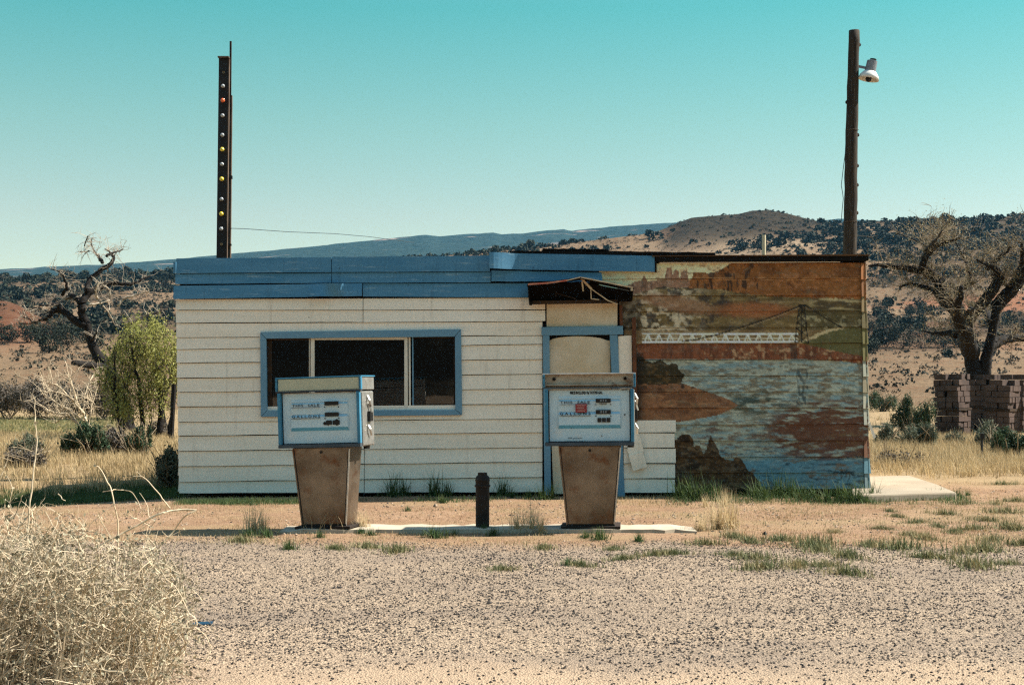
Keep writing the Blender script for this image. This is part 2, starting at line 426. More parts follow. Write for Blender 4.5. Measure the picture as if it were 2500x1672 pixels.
def ground_z(x, y):
    x = np.asarray(x, float); y = np.asarray(y, float)
    near = sstep(90, 40, np.hypot(x, y - 15))
    z = (fbm(x * 0.55, y * 0.55, 11, 3) - 0.5) * 0.05 + (fbm(x * 3.1, y * 3.1, 12, 3) - 0.5) * 0.022
    z = z * near
    # dip shaped into the ground left of the building to lengthen its shadow
    z = z - 0.32 * np.exp(-((x + 7.2) / 2.2) ** 2 - ((y - 18.9) / 2.4) ** 2)
    # keep flat under pumps, island and building
    flat = sstep(0.9, 0.3, np.abs(y - 13.4)) * sstep(4.0, 2.8, np.abs(x + 0.2))
    z = z * (1 - 0.85 * flat)
    inside = sstep(17.2, 17.5, y) * sstep(21.8, 21.4, y) * sstep(4.6, 4.2, np.abs(x - 0.1))
    z = z * (1 - inside) - 0.03 * inside
    return z

def spaced(lo, hi, c, fine, n):
    """coordinates dense round c (spacing fine), stretching out to lo..hi"""
    out = [c]; s = fine; x = c
    while x < hi:
        x += s; out.append(x)
        if x - c > n: s *= 1.13
    x = c; s = fine
    while x > lo:
        x -= s; out.insert(0, x)
        if c - x > n: s *= 1.13
    return np.array(out)

xs = spaced(-5000, 5000, 0.0, 0.13, 9.0)
ys = spaced(-2000, 5000, 13.0, 0.13, 8.0)
X, Y = np.meshgrid(xs, ys)
Z = ground_z(X, Y)
nx, ny = len(xs), len(ys)
i = np.arange(ny - 1)[:, None] * nx; j = np.arange(nx - 1)[None, :]
Fq = np.stack([i + j, i + j + 1, i + nx + j + 1, i + nx + j], -1).reshape(-1, 4)
gm = MB().add(np.stack([X, Y, Z], -1).reshape(-1, 3), Fq)
gme = mesh_data('ground', gm, smooth=True)
U = CX + X / np.maximum(Y, 1) * F
edge = gravel_edge(X)
wob = (fbm(X * 1.7, Y * 1.7, 21) - 0.5) * 1.6
g_gravel = sstep(0.35, -0.35, Y - edge + wob * 0.7)
g_sand = sstep(7.4, 6.6, Y + (fbm(X * 2, Y * 2, 23) - 0.5) * 1.2) * 0.8
g_dry = np.clip(sstep(18.2, 19.8, Y + wob) + 0.55 * sstep(0.45, 0.7, fbm(X * 1.1, Y * 2.2, 22)) * (1 - g_gravel), 0, 1)
g_dry = g_dry * (1 - g_gravel)
g_lawn = sstep(36, 39, Y) * sstep(56, 50, Y) * sstep(300, 180, U + wob * 40) * 0.8
cols = np.stack([g_gravel, g_dry, g_lawn, np.ones_like(X)], -1)
cols[..., 3] = g_sand
attr_color(gme, cols.reshape(-1, 4))

m, nt, b = nmat('dirt_gravel_and_dry_grass_ground')
at = N(nt, 'ShaderNodeVertexColor', layer_name='weights')
sep = nt.nodes.new('ShaderNodeSeparateColor'); nt.links.new(at.outputs['Color'], sep.inputs['Color'])
v = coords(nt)
n_big = noise(nt, v, 0.9, 5); n_mid = noise(nt, v, 5.5, 6, 0.65); n_fine = noise(nt, v, 45, 4, 0.7)
dirt = mixc(nt, ramp(nt, n_mid, 0.35, 0.68), (0.235, 0.135, 0.076), (0.32, 0.205, 0.125))
dirt = mixc(nt, ramp(nt, n_big, 0.45, 0.7), dirt, (0.35, 0.225, 0.14))
n_mot = noise(nt, v, 17, 6, 0.75)
dirt = mixc(nt, ramp(nt, n_mot, 0.49, 0.62), dirt, (0.15, 0.085, 0.048))
dirt = mixc(nt, ramp(nt, n_fine, 0.55, 0.68), dirt, (0.09, 0.055, 0.035))
vo = N(nt, 'ShaderNodeTexVoronoi', Scale=95.0, Randomness=1.0); nt.links.new(v, vo.inputs['Vector'])
vsep = nt.nodes.new('ShaderNodeSeparateColor'); nt.links.new(vo.outputs['Color'], vsep.inputs['Color'])
gr = mixc(nt, ramp(nt, vsep.outputs['Red'], 0.0, 1.0), (0.25, 0.183, 0.125), (0.42, 0.315, 0.22))
gr = mixc(nt, ramp(nt, vsep.outputs['Green'], 0.70, 0.78), gr, (0.05, 0.04, 0.034))
n_pat = noise(nt, coords(nt, (0.35, 1.0, 1)), 1.1, 6, 0.65)
gr = mixc(nt, ramp(nt, n_pat, 0.42, 0.62), gr, mixc(nt, 0.65, gr, (0.19, 0.145, 0.11)))
gr = mixc(nt, ramp(nt, n_mid, 0.55, 0.72), gr, mixc(nt, 0.6, gr, (0.36, 0.26, 0.18)))
sandy = mixc(nt, ramp(nt, n_fine, 0.4, 0.7), (0.40, 0.29, 0.195), (0.31, 0.215, 0.14))
gr = mixc(nt, at.outputs['Alpha'], gr, sandy)
dry = mixc(nt, ramp(nt, n_mid, 0.3, 0.7), (0.32, 0.23, 0.125), (0.25, 0.165, 0.088))
dry = mixc(nt, ramp(nt, n_fine, 0.5, 0.7), dry, (0.17, 0.12, 0.068))
lawn = mixc(nt, ramp(nt, n_mid, 0.3, 0.7), (0.20, 0.17, 0.05), (0.26, 0.20, 0.075))
col = mixc(nt, sep.outputs['Green'], dirt, dry)
col = mixc(nt, sep.outputs['Red'], col, gr)
col = mixc(nt, sep.outputs['Blue'], col, lawn)
nt.links.new(col, b.inputs['Base Color'])
b.inputs['Roughness'].default_value = 0.95; b.inputs['Specular IOR Level'].default_value = 0.15
madd = N(nt, 'ShaderNodeMath', operation='ADD'); nt.links.new(n_fine, madd.inputs[0]); nt.links.new(vo.outputs['Distance'], madd.inputs[1])
bump(nt, b, madd.outputs[0], 0.6, 0.02)
MAT['ground'] = m
ground = link('ground', gme, m)
tag(ground, 'reddish dirt ground turning to pale gravel lot in front', 'ground', kind='structure')

# ------------------------------------------------------------------ hills
K_pts = np.array([(-3000, 700), (-600, 690), (0, 684), (430, 664), (900, 642), (1050, 628), (1280, 606), (1440, 587), (1560, 574), (1610, 563), (1650, 545), (1690, 530),
                  (1750, 526), (1800, 523), (1838, 514), (1880, 513), (1930, 523), (1980, 536), (2030, 546), (2060, 544), (2120, 542), (2200, 536),
                  (2300, 538), (2400, 537), (2460, 529), (2500, 521), (2700, 506), (5500, 520)], float)
LD = np.array([45, 55, 80, 130, 180, 240, 320, 420, 540])
L_left = np.array([1040, 1024, 973, 884, 842, 806, 752, 712])
L_mid = np.array([1040, 1024, 981, 902, 852, 804, 742, 682])
L_right = np.array([1040, 1024, 985, 918, 868, 806, 724, 632])

def hill_row(u, d):
    u = np.asarray(u, float); d = np.asarray(d, float)
    K = np.interp(u, K_pts[:, 0], K_pts[:, 1])
    wl_ = 1 - sstep(400, 1300, u); wr = sstep(1500, 2150, u); wm = 1 - wl_ - wr
    py = np.zeros(np.broadcast(u, d).shape)
    prev = None
    tabs = [wl_ * L_left[k] + wm * L_mid[k] + wr * L_right[k] for k in range(8)] + [K + 0 * d]
    d_ = np.broadcast_to(d, py.shape)
    for k in range(8):
        t = np.clip((d_ - LD[k]) / (LD[k + 1] - LD[k]), 0, 1)
        sel = (d_ >= LD[k]) & (d_ <= LD[k + 1])
        py = np.where(sel, tabs[k] * (1 - t) + tabs[k + 1] * t, py)
    py = np.where(d_ < LD[0], tabs[0], py)
    py = np.where(d_ > 540, K + (d_ - 540) * 0.9, py)
    amp = sstep(90, 200, d_) * sstep(545, 470, d_)
    x = (u - CX) / F * d_
    nz = (fbm(x * 0.018, d_ * 0.02, 31) - 0.5) * 46 + (fbm(x * 0.07, d_ * 0.06, 33) - 0.5) * 12
    py = py + nz * amp
    py = py + (fbm(x * 0.05, d_ * 0.0 + 1.5, 35) - 0.5) * 5 * sstep(400, 540, d_)
    # red mound at the left edge
    py = py - 66 * np.exp(-((u - 0) / 105.0) ** 2 - ((d_ - 235) / 32.0) ** 2)
    return py

def hill_z(u, d):
    return CH - (hill_row(u, d) - Y0) / F * d

us = np.linspace(-2600, 5100, 520)
ds = np.concatenate([np.linspace(45, 120, 40), np.linspace(122, 545, 230), np.linspace(548, 700, 30)])
Ug, Dg = np.meshgrid(us, ds)
Zg = hill_z(Ug, Dg)
Xg = (Ug - CX) / F * Dg
hm = MB()
nx, ny = len(us), len(ds)
i = np.arange(ny - 1)[:, None] * nx; j = np.arange(nx - 1)[None, :]
Fq = np.stack([i + j, i + j + 1, i + nx + j + 1, i + nx + j], -1).reshape(-1, 4)
hm.add(np.stack([Xg, Dg, Zg], -1).reshape(-1, 3), Fq)
hme = mesh_data('hillside', hm, smooth=True)
red = np.exp(-((Ug - 0) / 120.0) ** 2 - ((Dg - 228) / 42.0) ** 2) * 1.7
red = np.clip(red + 0.75 * sstep(0.55, 0.7, fbm(Xg * 0.03, Dg * 0.035, 41)) * sstep(1500, 2100, Ug) * sstep(180, 240, Dg) * sstep(430, 300, Dg), 0, 1)
butte = sstep(1580, 1680, Ug) * sstep(2060, 1960, Ug) * sstep(455, 505, Dg)
red = np.maximum(red, butte * 0.45 * sstep(0.45, 0.65, fbm(Xg * 0.05, Dg * 0.05, 43)))
brushw = np.clip(butte * 0.95 + sstep(0.42, 0.62, fbm(Xg * 0.025, Dg * 0.02, 44)) * sstep(150, 230, Dg) * 0.65, 0, 1)
sandw = np.exp(-((Ug - 1640) / 190.0) ** 2 - ((Dg - 430) / 45.0) ** 2) + np.exp(-((Ug - 1900) / 140.0) ** 2 - ((Dg - 465) / 20.0) ** 2)
attr_color(hme, np.stack([red, brushw * (1 - np.clip(sandw, 0, 1)), np.clip(sandw, 0, 1), np.ones_like(red)], -1).reshape(-1, 4))
m, nt, b = nmat('dry_tan_and_red_hillside')
at = N(nt, 'ShaderNodeVertexColor', layer_name='weights')
sep = nt.nodes.new('ShaderNodeSeparateColor'); nt.links.new(at.outputs['Color'], sep.inputs['Color'])
v = coords(nt, (1, 0.6, 1))
n1 = noise(nt, v, 0.05, 6, 0.6); n2 = noise(nt, v, 0.5, 6, 0.7); n3 = noise(nt, v, 2.2, 5, 0.7)
base = mixc(nt, ramp(nt, n1, 0.35, 0.65), (0.215, 0.145, 0.088), (0.15, 0.098, 0.058))
base = mixc(nt, ramp(nt, n2, 0.52, 0.72), base, (0.165, 0.08, 0.043))
base = mixc(nt, ramp(nt, n3, 0.52, 0.70), base, (0.05, 0.04, 0.025))
base = mixc(nt, sep.outputs['Red'], base, mixc(nt, ramp(nt, n2, 0.35, 0.65), (0.19, 0.066, 0.032), (0.24, 0.105, 0.058)))
base = mixc(nt, sep.outputs['Green'], base, mixc(nt, ramp(nt, n2, 0.35, 0.65), (0.011, 0.011, 0.008), (0.045, 0.032, 0.02)))
base = mixc(nt, sep.outputs['Blue'], base, mixc(nt, ramp(nt, n2, 0.4, 0.7), (0.28, 0.20, 0.13), (0.20, 0.14, 0.088)))
nt.links.new(base, b.inputs['Base Color'])
b.inputs['Roughness'].default_value = 1.0; b.inputs['Specular IOR Level'].default_value = 0.05
bump(nt, b, n3, 0.8, 0.5)
MAT['hill'] = m
hill = link('hillside', hme, m)
tag(hill, 'dry tan hillside with red earth behind the building', 'hill', kind='structure')

# far forested ridge
R_pts = np.array([(-3000, 700), (-800, 678), (0, 658), (130, 651), (250, 646), (430, 633), (560, 620), (750, 603), (860, 591), (940, 583), (1000, 578), (1040, 573),
                  (1075, 577), (1150, 571), (1205, 568), (1225, 572), (1280, 570), (1340, 562), (1378, 559), (1392, 564), (1450, 557), (1560, 549),
                  (1620, 545), (1700, 541), (1850, 540), (1990, 541), (2050, 533), (2100, 537), (2250, 546), (2400, 538), (2500, 527), (2700, 515), (5500, 530)], float)
us = np.linspace(-2600, 5100, 760); ds = np.concatenate([np.linspace(1100, 2180, 70), np.linspace(2200, 2900, 18)])
Ug, Dg = np.meshgrid(us, ds)
R = np.interp(Ug, R_pts[:, 0], R_pts[:, 1])
t = np.clip((Dg - 1100) / 1080, 0, 1)
low = np.interp(Ug, [-2600, 0, 500, 1500, 5100], [760, 745, 735, 735, 735])
py = low * (1 - t ** 0.8) + R * t ** 0.8
Xg = (Ug - CX) / F * Dg
py = py + ((fbm(Xg * 0.004, Dg * 0.005, 51) - 0.5) * 26 + (fbm(Xg * 0.02, Dg * 0.02, 52) - 0.5) * 7) * sstep(1, 0.85, t)
py = py + (fbm(Xg * 0.06, Dg * 0 + 2, 53) - 0.5) * 3.0 * sstep(0.9, 1.0, t)
py = np.where(Dg > 2180, R + (Dg - 2180) * 0.12, py)
Zg = CH - (py - Y0) / F * Dg
nx, ny = len(us), len(ds)
i = np.arange(ny - 1)[:, None] * nx; j = np.arange(nx - 1)[None, :]
Fq = np.stack([i + j, i + j + 1, i + nx + j + 1, i + nx + j], -1).reshape(-1, 4)
rm = MB().add(np.stack([Xg, Dg, Zg], -1).reshape(-1, 3), Fq)
m, nt, b = nmat('juniper_forested_far_ridge')
v = coords(nt, (1, 1, 1.5))
n1 = noise(nt, coords(nt, (0.6, 1, 3)), 0.011, 8, 0.68); n2 = noise(nt, v, 0.09, 4, 0.7)
col = mixc(nt, ramp(nt, n2, 0.4, 0.62), (0.016, 0.032, 0.034), (0.034, 0.052, 0.048))
col = mixc(nt, ramp(nt, n1, 0.585, 0.65), col, (0.24, 0.18, 0.15))
nt.links.new(col, b.inputs['Base Color']); b.inputs['Roughness'].default_value = 1.0; b.inputs['Specular IOR Level'].default_value = 0.0
bump(nt, b, n2, 0.8, 5)
ridge = mk('distant_ridge', rm, m, smooth=True)
tag(ridge, 'distant blue forested ridge along the horizon', 'ridge', kind='structure')

# hill behind the photographer: what the window glass mirrors
us = np.linspace(-300, 300, 90); ds = np.linspace(60, 330, 60)
Xg, Dg = np.meshgrid(us, ds)
Zg = -0.6 + 78 * sstep(60, 300, Dg + (fbm(Xg * 0.012, Dg * 0.01, 61) - 0.5) * 120) * (0.62 + 0.75 * fbm(Xg * 0.008 + 3, Dg * 0.004, 62)) * sstep(300, 220, np.abs(Xg))
Zg[-1] = -3; Zg[:, 0] = -3; Zg[:, -1] = -3
nx, ny = len(us), len(ds)
i = np.arange(ny - 1)[:, None] * nx; j = np.arange(nx - 1)[None, :]
Fq = np.stack([i + j, i + nx + j, i + nx + j + 1, i + j + 1], -1).reshape(-1, 4)
bm_ = MB().add(np.stack([Xg, -Dg, Zg], -1).reshape(-1, 3), Fq)
bh = mk('opposite_hill', bm_, M('brushy_opposite_hill', (0.02, 0.02, 0.014), (0.006, 0.006, 0.005), (0.12, 0.10, 0.065), scale=0.05, scale3=0.018, lo3=0.50, hi3=0.58, rough=1.0, bmp=0), smooth=True)
tag(bh, 'brushy hill across the road facing the station', 'hill', kind='structure')

# ------------------------------------------------------------------ concrete
mb = MB()
pts = []
rng = np.random.default_rng(3)
xl, xr = gx(690, 13.3), gx(1695, 13.3)
n = 40
xx = np.linspace(xl, xr, n)
fr = 13.12 + rng.normal(0, 0.012, n); bk = 13.58 + rng.normal(0, 0.05, n)
top = 0.034 + rng.normal(0, 0.002, n)
top[:2] -= 0.02; top[-2:] -= 0.012
V = np.concatenate([np.stack([xx, fr, top], -1), np.stack([xx, bk, top], -1), np.stack([xx, fr - 0.01, top * 0 - 0.05], -1), np.stack([xx, bk, top * 0 - 0.05], -1)])
k = np.arange(n - 1)
Fq = np.concatenate([np.stack([k, k + 1, n + k + 1, n + k], -1), np.stack([2 * n + k, 2 * n + k + 1, k + 1, k], -1), np.stack([n + k, n + k + 1, 3 * n + k + 1, 3 * n + k], -1)])
mb.add(V, [Fq, np.array([(0, n, 3 * n, 2 * n)]), np.array([(n - 1, 3 * n - 1, 4 * n - 1, 2 * n - 1)[::-1]])])
isl = mk('pump_island', mb, MAT['concrete'])
tag(isl, 'low cracked concrete island strip under both fuel pumps', 'concrete island', kind='structure')

mb = MB()
poly = [(2080, 1163), (2222, 1160), (2290, 1182), (2335, 1201), (2120, 1207), (2080, 1207)]
tp = []
for px, py_ in poly:
    d = (CH - 0.09) * F / (py_ - Y0); tp.append((gx(px, d), d, 0.09))
bt = [(a, b_ + (0.02 if q in (0, 1) else -0.02), -0.05) for q, (a, b_, c) in enumerate(tp)]
n = len(tp)
mb.add(tp + bt, [np.arange(n)[::-1][None, :], np.array([(q, (q + 1) % n, n + (q + 1) % n, n + q) for q in range(n)])])
sl = mk('concrete_slab', mb, MAT['slab'], bevel=0.02)
tag(sl, 'pale concrete slab beside the mural end of the building', 'concrete slab', kind='structure')

# ------------------------------------------------------------------ gravel stones (past counting)
def stones(rng, x, y, z, r):
    """squashed irregular octahedra"""
    n = len(x)
    base = np.array([(1, 0, 0), (0, 1, 0), (-1, 0, 0), (0, -1, 0), (0, 0, 1), (0, 0, -0.6)], float)
    V = np.repeat(base[None], n, 0) * rng.uniform(0.65, 1.25, (n, 6, 1))
    a = rng.uniform(0, 2 * np.pi, n); c, s = np.cos(a)[:, None], np.sin(a)[:, None]
    vx = V[..., 0] * c - V[..., 1] * s * rng.uniform(0.6, 1, (n, 1)); vy = V[..., 0] * s + V[..., 1] * c * rng.uniform(0.6, 1, (n, 1))
    W = np.stack([vx, vy, V[..., 2] * 0.62], -1) * r[:, None, None] + np.stack([x, y, z + r * 0.18], -1)[:, None, :]
    f = np.array([(0, 1, 4), (1, 2, 4), (2, 3, 4), (3, 0, 4), (1, 0, 5), (2, 1, 5), (3, 2, 5), (0, 3, 5)])
    Fs = (f[None] + (np.arange(n) * 6)[:, None, None]).reshape(-1, 3)
    return W.reshape(-1, 3), Fs

def scatter(rng, n, y0, y1, pad=0.4):
    """points over the ground in view between distances y0..y1"""
    y = np.sqrt(rng.uniform(y0 ** 2, y1 ** 2, n)); w = 1290 / F * y + pad
    return rng.uniform(-1, 1, n) * w, y

rng = np.random.default_rng(7)
for nm, mt, cnt, rr, lab in (('dark_gravel', 'stone_dark', 80000, (0.0035, 0.0115), 'scattered dark gravel stones over the pale lot'),
                             ('pale_gravel', 'stone_pale', 40000, (0.0035, 0.012), 'pale tan gravel stones bedded in the lot')):
    x, y = scatter(rng, cnt, 6.2, 13.2)
    dens = 0.25 + 1.1 * fbm(x * 0.9, y * 0.9, 71 if nm[0] == 'd' else 72) ** 1.6
    e = gravel_edge(x)
    dens = dens * sstep(0.5, -0.3, y - e) * (0.45 + 0.55 * sstep(6.4, 7.6, y)) + 0.16 * np.exp(-((y - e) / 0.35) ** 2)
    keep = rng.uniform(0, 1, cnt) < dens
    x, y = x[keep], y[keep]
    r = rr[0] + (rr[1] - rr[0]) * rng.uniform(0, 1, len(x)) ** 1.7
    V, Fs = stones(rng, x, y, ground_z(x, y), r)
    o = mk(nm, MB().add(V, Fs), MAT[mt]); tag(o, lab, 'gravel', kind='stuff')
x, y = scatter(rng, 9000, 12.3, 19.5)
keep = rng.uniform(0, 1, len(x)) < 0.15 + 0.85 * sstep(0.5, 0.62, fbm(x * 1.5, y * 1.5, 75))
x, y = x[keep], y[keep]
V, Fs = stones(rng, x, y, ground_z(x, y), 0.005 + 0.016 * rng.uniform(0, 1, len(x)) ** 3)
V2, F2 = stones(rng, x[::3] + 0.13, y[::3] + 0.05, ground_z(x[::3] + 0.13, y[::3] + 0.05), 0.004 + 0.014 * rng.uniform(0, 1, len(x[::3])) ** 2)
od = mk('dark_dirt_pebbles', MB().add(V2, F2), MAT['stone_dark']); tag(od, 'small dark pebbles strewn over the dirt by the building', 'pebbles', kind='stuff')
o = mk('dirt_pebbles', MB().add(V, Fs), MAT['stone_pale']); tag(o, 'small pebbles strewn over the red dirt by the pumps', 'pebbles', kind='stuff')
for px, py_, r, mt, lab in ((1063, 1238, 0.045, 'stone_pale', 'fist-sized pale stone on dirt between the pumps'), (1193, 1477, 0.028, 'stone_dark', 'single larger dark stone lying on the gravel lot'),
                            (1868, 1307, 0.04, 'stone_dark', 'dark clod on dirt right of the island end'), (830, 1436, 0.02, 'stone_dark', 'small dark stone on gravel below the left pump')):
    d = gd(py_); x = gx(px, d)
    base = bpy.data.meshes.new('x')
    V, Fs = stones(rng, np.array([0.]), np.array([0.]), np.array([0.]), np.array([r]))
    o = mk('stone', MB().add(V, Fs), MAT[mt], origin=None); o.location = (x, d, float(ground_z(x, d)))
    sb = o.modifiers.new('round', 'SUBSURF'); sb.levels = 1; sb.render_levels = 1; sb.subdivision_type = 'SIMPLE'
    tag(o, lab, 'stone')

# ------------------------------------------------------------------ the mural (paint on the boards)
def inpoly(px, py, poly):
    poly = np.asarray(poly, float); r = np.zeros(px.shape, bool); n = len(poly); j = n - 1
    for i in range(n):
        xi, yi = poly[i]; xj, yj = poly[j]
        c = ((yi > py) != (yj > py)) & (px < (xj - xi) * (py - yi) / (yj - yi + 1e-12) + xi)
        r ^= c; j = i
    return r

def segd(px, py, a, b):
    ax, ay = a; bx, by = b
    dx, dy = bx - ax, by - ay
    t = np.clip(((px - ax) * dx + (py - ay) * dy) / (dx * dx + dy * dy), 0, 1)
    return np.hypot(px - ax - t * dx, py - ay - t * dy)

def mural(px, py):
    """paint colour (linear) at photograph pixel px, py"""
    px = np.asarray(px, float); py = np.asarray(py, float)
    c = np.zeros(px.shape + (3,))
    def put(mask, col, a=1.0):
        w = (np.asarray(mask, float) * a)[..., None]
        c[...] = c * (1 - w) + lin(col) * w
    n_s = fbm(px / 9, py / 9, 101); n_m = fbm(px / 26, py / 17, 102); n_h = fbm(px / 34, py / 5.5, 103, 5); n_v = fbm(px / 7, py / 24, 104)
    wx = px + (n_s - 0.5) * 9; wy = py + (fbm(px / 8, py / 8, 105) - 0.5) * 9
    # bare cream board as the sky
    put(px > 0, (205, 187, 152))
    put(px > 0, (165, 130, 90), 0.5 * sstep(0.55, 0.75, n_m))
    # skyline of buttes
    sk = [(1440, 720), (1540, 695), (1548, 688), (1566, 684), (1572, 672), (1580, 688), (1600, 684), (1622, 682), (1627, 655), (1640, 652), (1641, 674), (1646, 659), (1656, 662), (1660, 682),
          (1662, 662), (1677, 660), (1679, 682), (1688, 684), (1692, 664), (1725, 667), (1745, 665), (1762, 656), (1778, 646), (1788, 640), (2140, 636), (2140, 760), (1440, 760)]
    rock = inpoly(wx * 0.4 + px * 0.6, wy * 0.4 + py * 0.6, sk)
    put(rock, (128, 92, 72)); put(rock, (160, 128, 108), 0.6 * sstep(0.5, 0.7, n_s)); put(rock, (80, 58, 48), 0.7 * sstep(0.55, 0.72, n_v))
    mesa = rock & (wx > 1690 - (py - 664) * 0.25)
    put(mesa, (118, 72, 26)); put(mesa, (88, 50, 18), 0.75 * sstep(0.48, 0.7, n_m)); put(mesa, (150, 95, 50), 0.5 * sstep(0.52, 0.7, n_s))
    put(mesa & (px < 1850), (38, 28, 24), 0.85 * sstep(0.58, 0.68, n_v)); put(mesa & (np.abs(py - 681) < 3), (170, 125, 80), 0.5 * sstep(0.45, 0.6, n_h))
    # olive slope under the cliffs
    slope_top = np.interp(px, [1440, 1560, 1620, 1700, 1760, 1830, 1900, 2140], [730, 716, 700, 704, 708, 718, 724, 732])
    sl = wy > slope_top
    put(sl, (98, 80, 46)); put(sl, (62, 52, 36), 0.8 * sstep(0.45, 0.65, n_m)); put(sl, (140, 118, 80), 0.6 * sstep(0.55, 0.72, n_h))
    put(sl & (px < 1740), (172, 158, 136), 0.95 * sstep(0.46, 0.58, fbm(px / 13, py / 9, 106)) * sstep(1750, 1640, px))
    put(sl & (px < 1800), (45, 42, 44), 0.8 * sstep(0.52, 0.68, fbm(px / 12, py / 14, 107)))
    put(sl, (134, 78, 40), 0.85 * sstep(26, 10, np.hypot((wx - 1840) / 5.0, (wy - 757))))
    put(sl, (128, 92, 66), 0.8 * sstep(26, 14, np.hypot((wx - 1655) / 4.5, (wy - 742 - (px - 1655) * 0.18))))
    put(sl & (px > 1960), (160, 145, 108), 0.75 * sstep(0.5, 0.62, n_h) * sstep(1960, 2000, px) * sstep(770, 745, py))
    put(sl & (px > 1950) & (py > 755), (70, 66, 40), 0.6); put(sl & (px > 1950) & (py > 770), (150, 140, 108), 0.6 * sstep(0.52, 0.66, n_s))
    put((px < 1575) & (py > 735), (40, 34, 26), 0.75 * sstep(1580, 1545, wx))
    # pale ground behind truss, olive hill at right
    put((py > 806) & (py < 842), (120, 92, 56), 0.6)
    put((py > 808) & (py < 838) & (px > 1565) & (px < 2010), (150, 130, 92), 0.45 * sstep(0.4, 0.6, n_s))
    put(inpoly(wx, wy, [(1945, 842), (1990, 815), (2050, 798), (2062, 800), (2000, 822), (1960, 842)]), (178, 160, 122), 0.8)
    put(inpoly(px, wy, [(1950, 842), (2005, 818), (2062, 800), (2140, 797), (2140, 880), (2060, 872), (1990, 846)]), (84, 80, 46))
    # red bank
    bank = inpoly(px, wy * 0.3 + py * 0.7, [(1555, 840), (1955, 838), (2000, 848), (2060, 862), (2140, 876), (2140, 893), (2060, 882), (1980, 878), (1555, 879)])
    put(bank, (112, 62, 34)); put(bank, (78, 44, 28), 0.7 * sstep(0.48, 0.62, n_v)); put(bank & (px > 1720), (165, 130, 96), 0.7 * sstep(0.56, 0.68, n_s))
    put(bank & (np.abs(px - 1937) < 8), (60, 44, 34), 0.7)
    # truss
    tr = (px > 1568) & (px < 1948)
    put(tr & (np.abs(py - 815) < 1.8), (220, 212, 192), 0.95); put(tr & (np.abs(py - 835) < 2.6), (226, 218, 198), 0.95); put(tr & (np.abs(py - 827) < 1.2), (200, 190, 168), 0.8)
    ph = (px - 1568) % 27.0
    tri = np.minimum(np.abs(ph - 13.5), 13.5)
    dg = np.abs(tri - (py - 815) * 13.5 / 20.0 * 0.62)
    put(tr & (py > 814) & (py < 836) & (dg < 1.8), (214, 206, 186), 0.9)
    put(tr & (py > 814) & (py < 836) & (np.abs(ph - 13.5) < 1.2), (200, 192, 172), 0.6)
    # tower and cables
    for a, b_ in (((1951, 744), (1940, 836)), ((1963, 744), (1972, 836)), ((1957, 744), (1956, 836)), ((1949, 746), (1966, 746)), ((1950, 752), (1965, 752))):
        put(segd(px, py, a, b_) < 1.5, (22, 19, 16), 0.9)
    for q in range(5):
        ya, yb = 752 + q * 17, 769 + q * 17
        xa = 1951 - (ya - 744) * 0.12; xb = 1963 + (yb - 744) * 0.1
        put(segd(px, py, (xa, ya), (xb, yb)) < 1.2, (24, 20, 16), 0.85); put(segd(px, py, (xb, ya), (xa, yb)) < 1.2, (24, 20, 16), 0.85)
    put((np.hypot(px - 1953, py - 746) < 4) | (np.hypot(px - 1963, py - 746) < 4), (18, 15, 12))
    cab = [(1953, 747), (1900, 768), (1850, 786), (1800, 802), (1750, 817), (1700, 829), (1665, 834)]
    for a, b_ in zip(cab[:-1], cab[1:]):
        put(segd(px, py, a, b_) < 1.7, (26, 21, 16), 0.9); put(segd(px, py - 3.5, a, b_) < 1.0, (150, 128, 96), 0.6)
    put(segd(px, py, (1964, 746), (2054, 800)) < 1.8, (20, 18, 14), 0.9); put(segd(px, py, (1966, 744), (2046, 789)) < 1.0, (26, 22, 16), 0.8)
    # river
    wt = py > np.interp(px, [1540, 1568, 1980, 2060, 2140], [878, 878, 878, 883, 895])
    put(wt, (142, 146, 136)); put(wt, (104, 130, 140), 0.9 * sstep(0.42, 0.62, n_h)); put(wt, (158, 166, 158), 0.55 * sstep(0.6, 0.72, fbm(px / 24, py / 4, 108)))
    put(wt, (96, 82, 60), 0.75 * sstep(0.5, 0.64, fbm(px / 20, py / 5, 109)) * (0.35 + 0.65 * sstep(1110, 960, py)) * sstep(878, 890, py))
    put(wt & (py > 950) & (py < 1030), (40, 52, 46), 0.85 * sstep(0.42, 0.6, fbm(px / 30, py / 7, 110)) * sstep(80, 20, np.hypot((px - 1850) / 1.6, (py - 985) * 1.7)))
    blob = np.hypot((px - 2030) / 1.7, (py - 1058) * 1.15)
    put(wt, (84, 46, 26), 0.95 * sstep(0.36, 0.52, fbm(px / 28, py / 6, 111) + sstep(110, 10, blob) * 0.30 - 0.10) * sstep(118, 78, blob))
    put(wt & (py > 1030) & (py < 1100), (84, 50, 32), 0.7 * sstep(0.55, 0.66, fbm(px / 22, py / 5, 112)) * sstep(1660, 1720, px))
    deep = sstep(1085, 1150, py + (n_h - 0.5) * 60) * sstep(2125, 1990, px + (py - 1110) * 3 - 250 * (py > 1122))
    put(wt & (py > 1090), (64, 112, 136), 0.85 * np.maximum(deep * 0.8, sstep(1116, 1128, py)))
    put(wt & (py > 1100), (30, 52, 66), 0.85 * sstep(0.60, 0.68, fbm(px / 30, py / 7, 113)))
    # tower mirrored in the water
    put(wt & (np.abs(wx - 1958) < 13) & (py > 900) & (py < 988), (38, 50, 56), 0.75 * sstep(0.45, 0.6, fbm(px / 5, py / 9, 114)))
    # sand spit and brush
    spit = inpoly(px, wy * 0.35 + py * 0.65, [(1500, 920), (1600, 928), (1660, 934), (1720, 954), (1760, 968), (1785, 978), (1801, 989), (1782, 1001), (1752, 1013), (1700, 1023), (1640, 1032), (1500, 1034)])
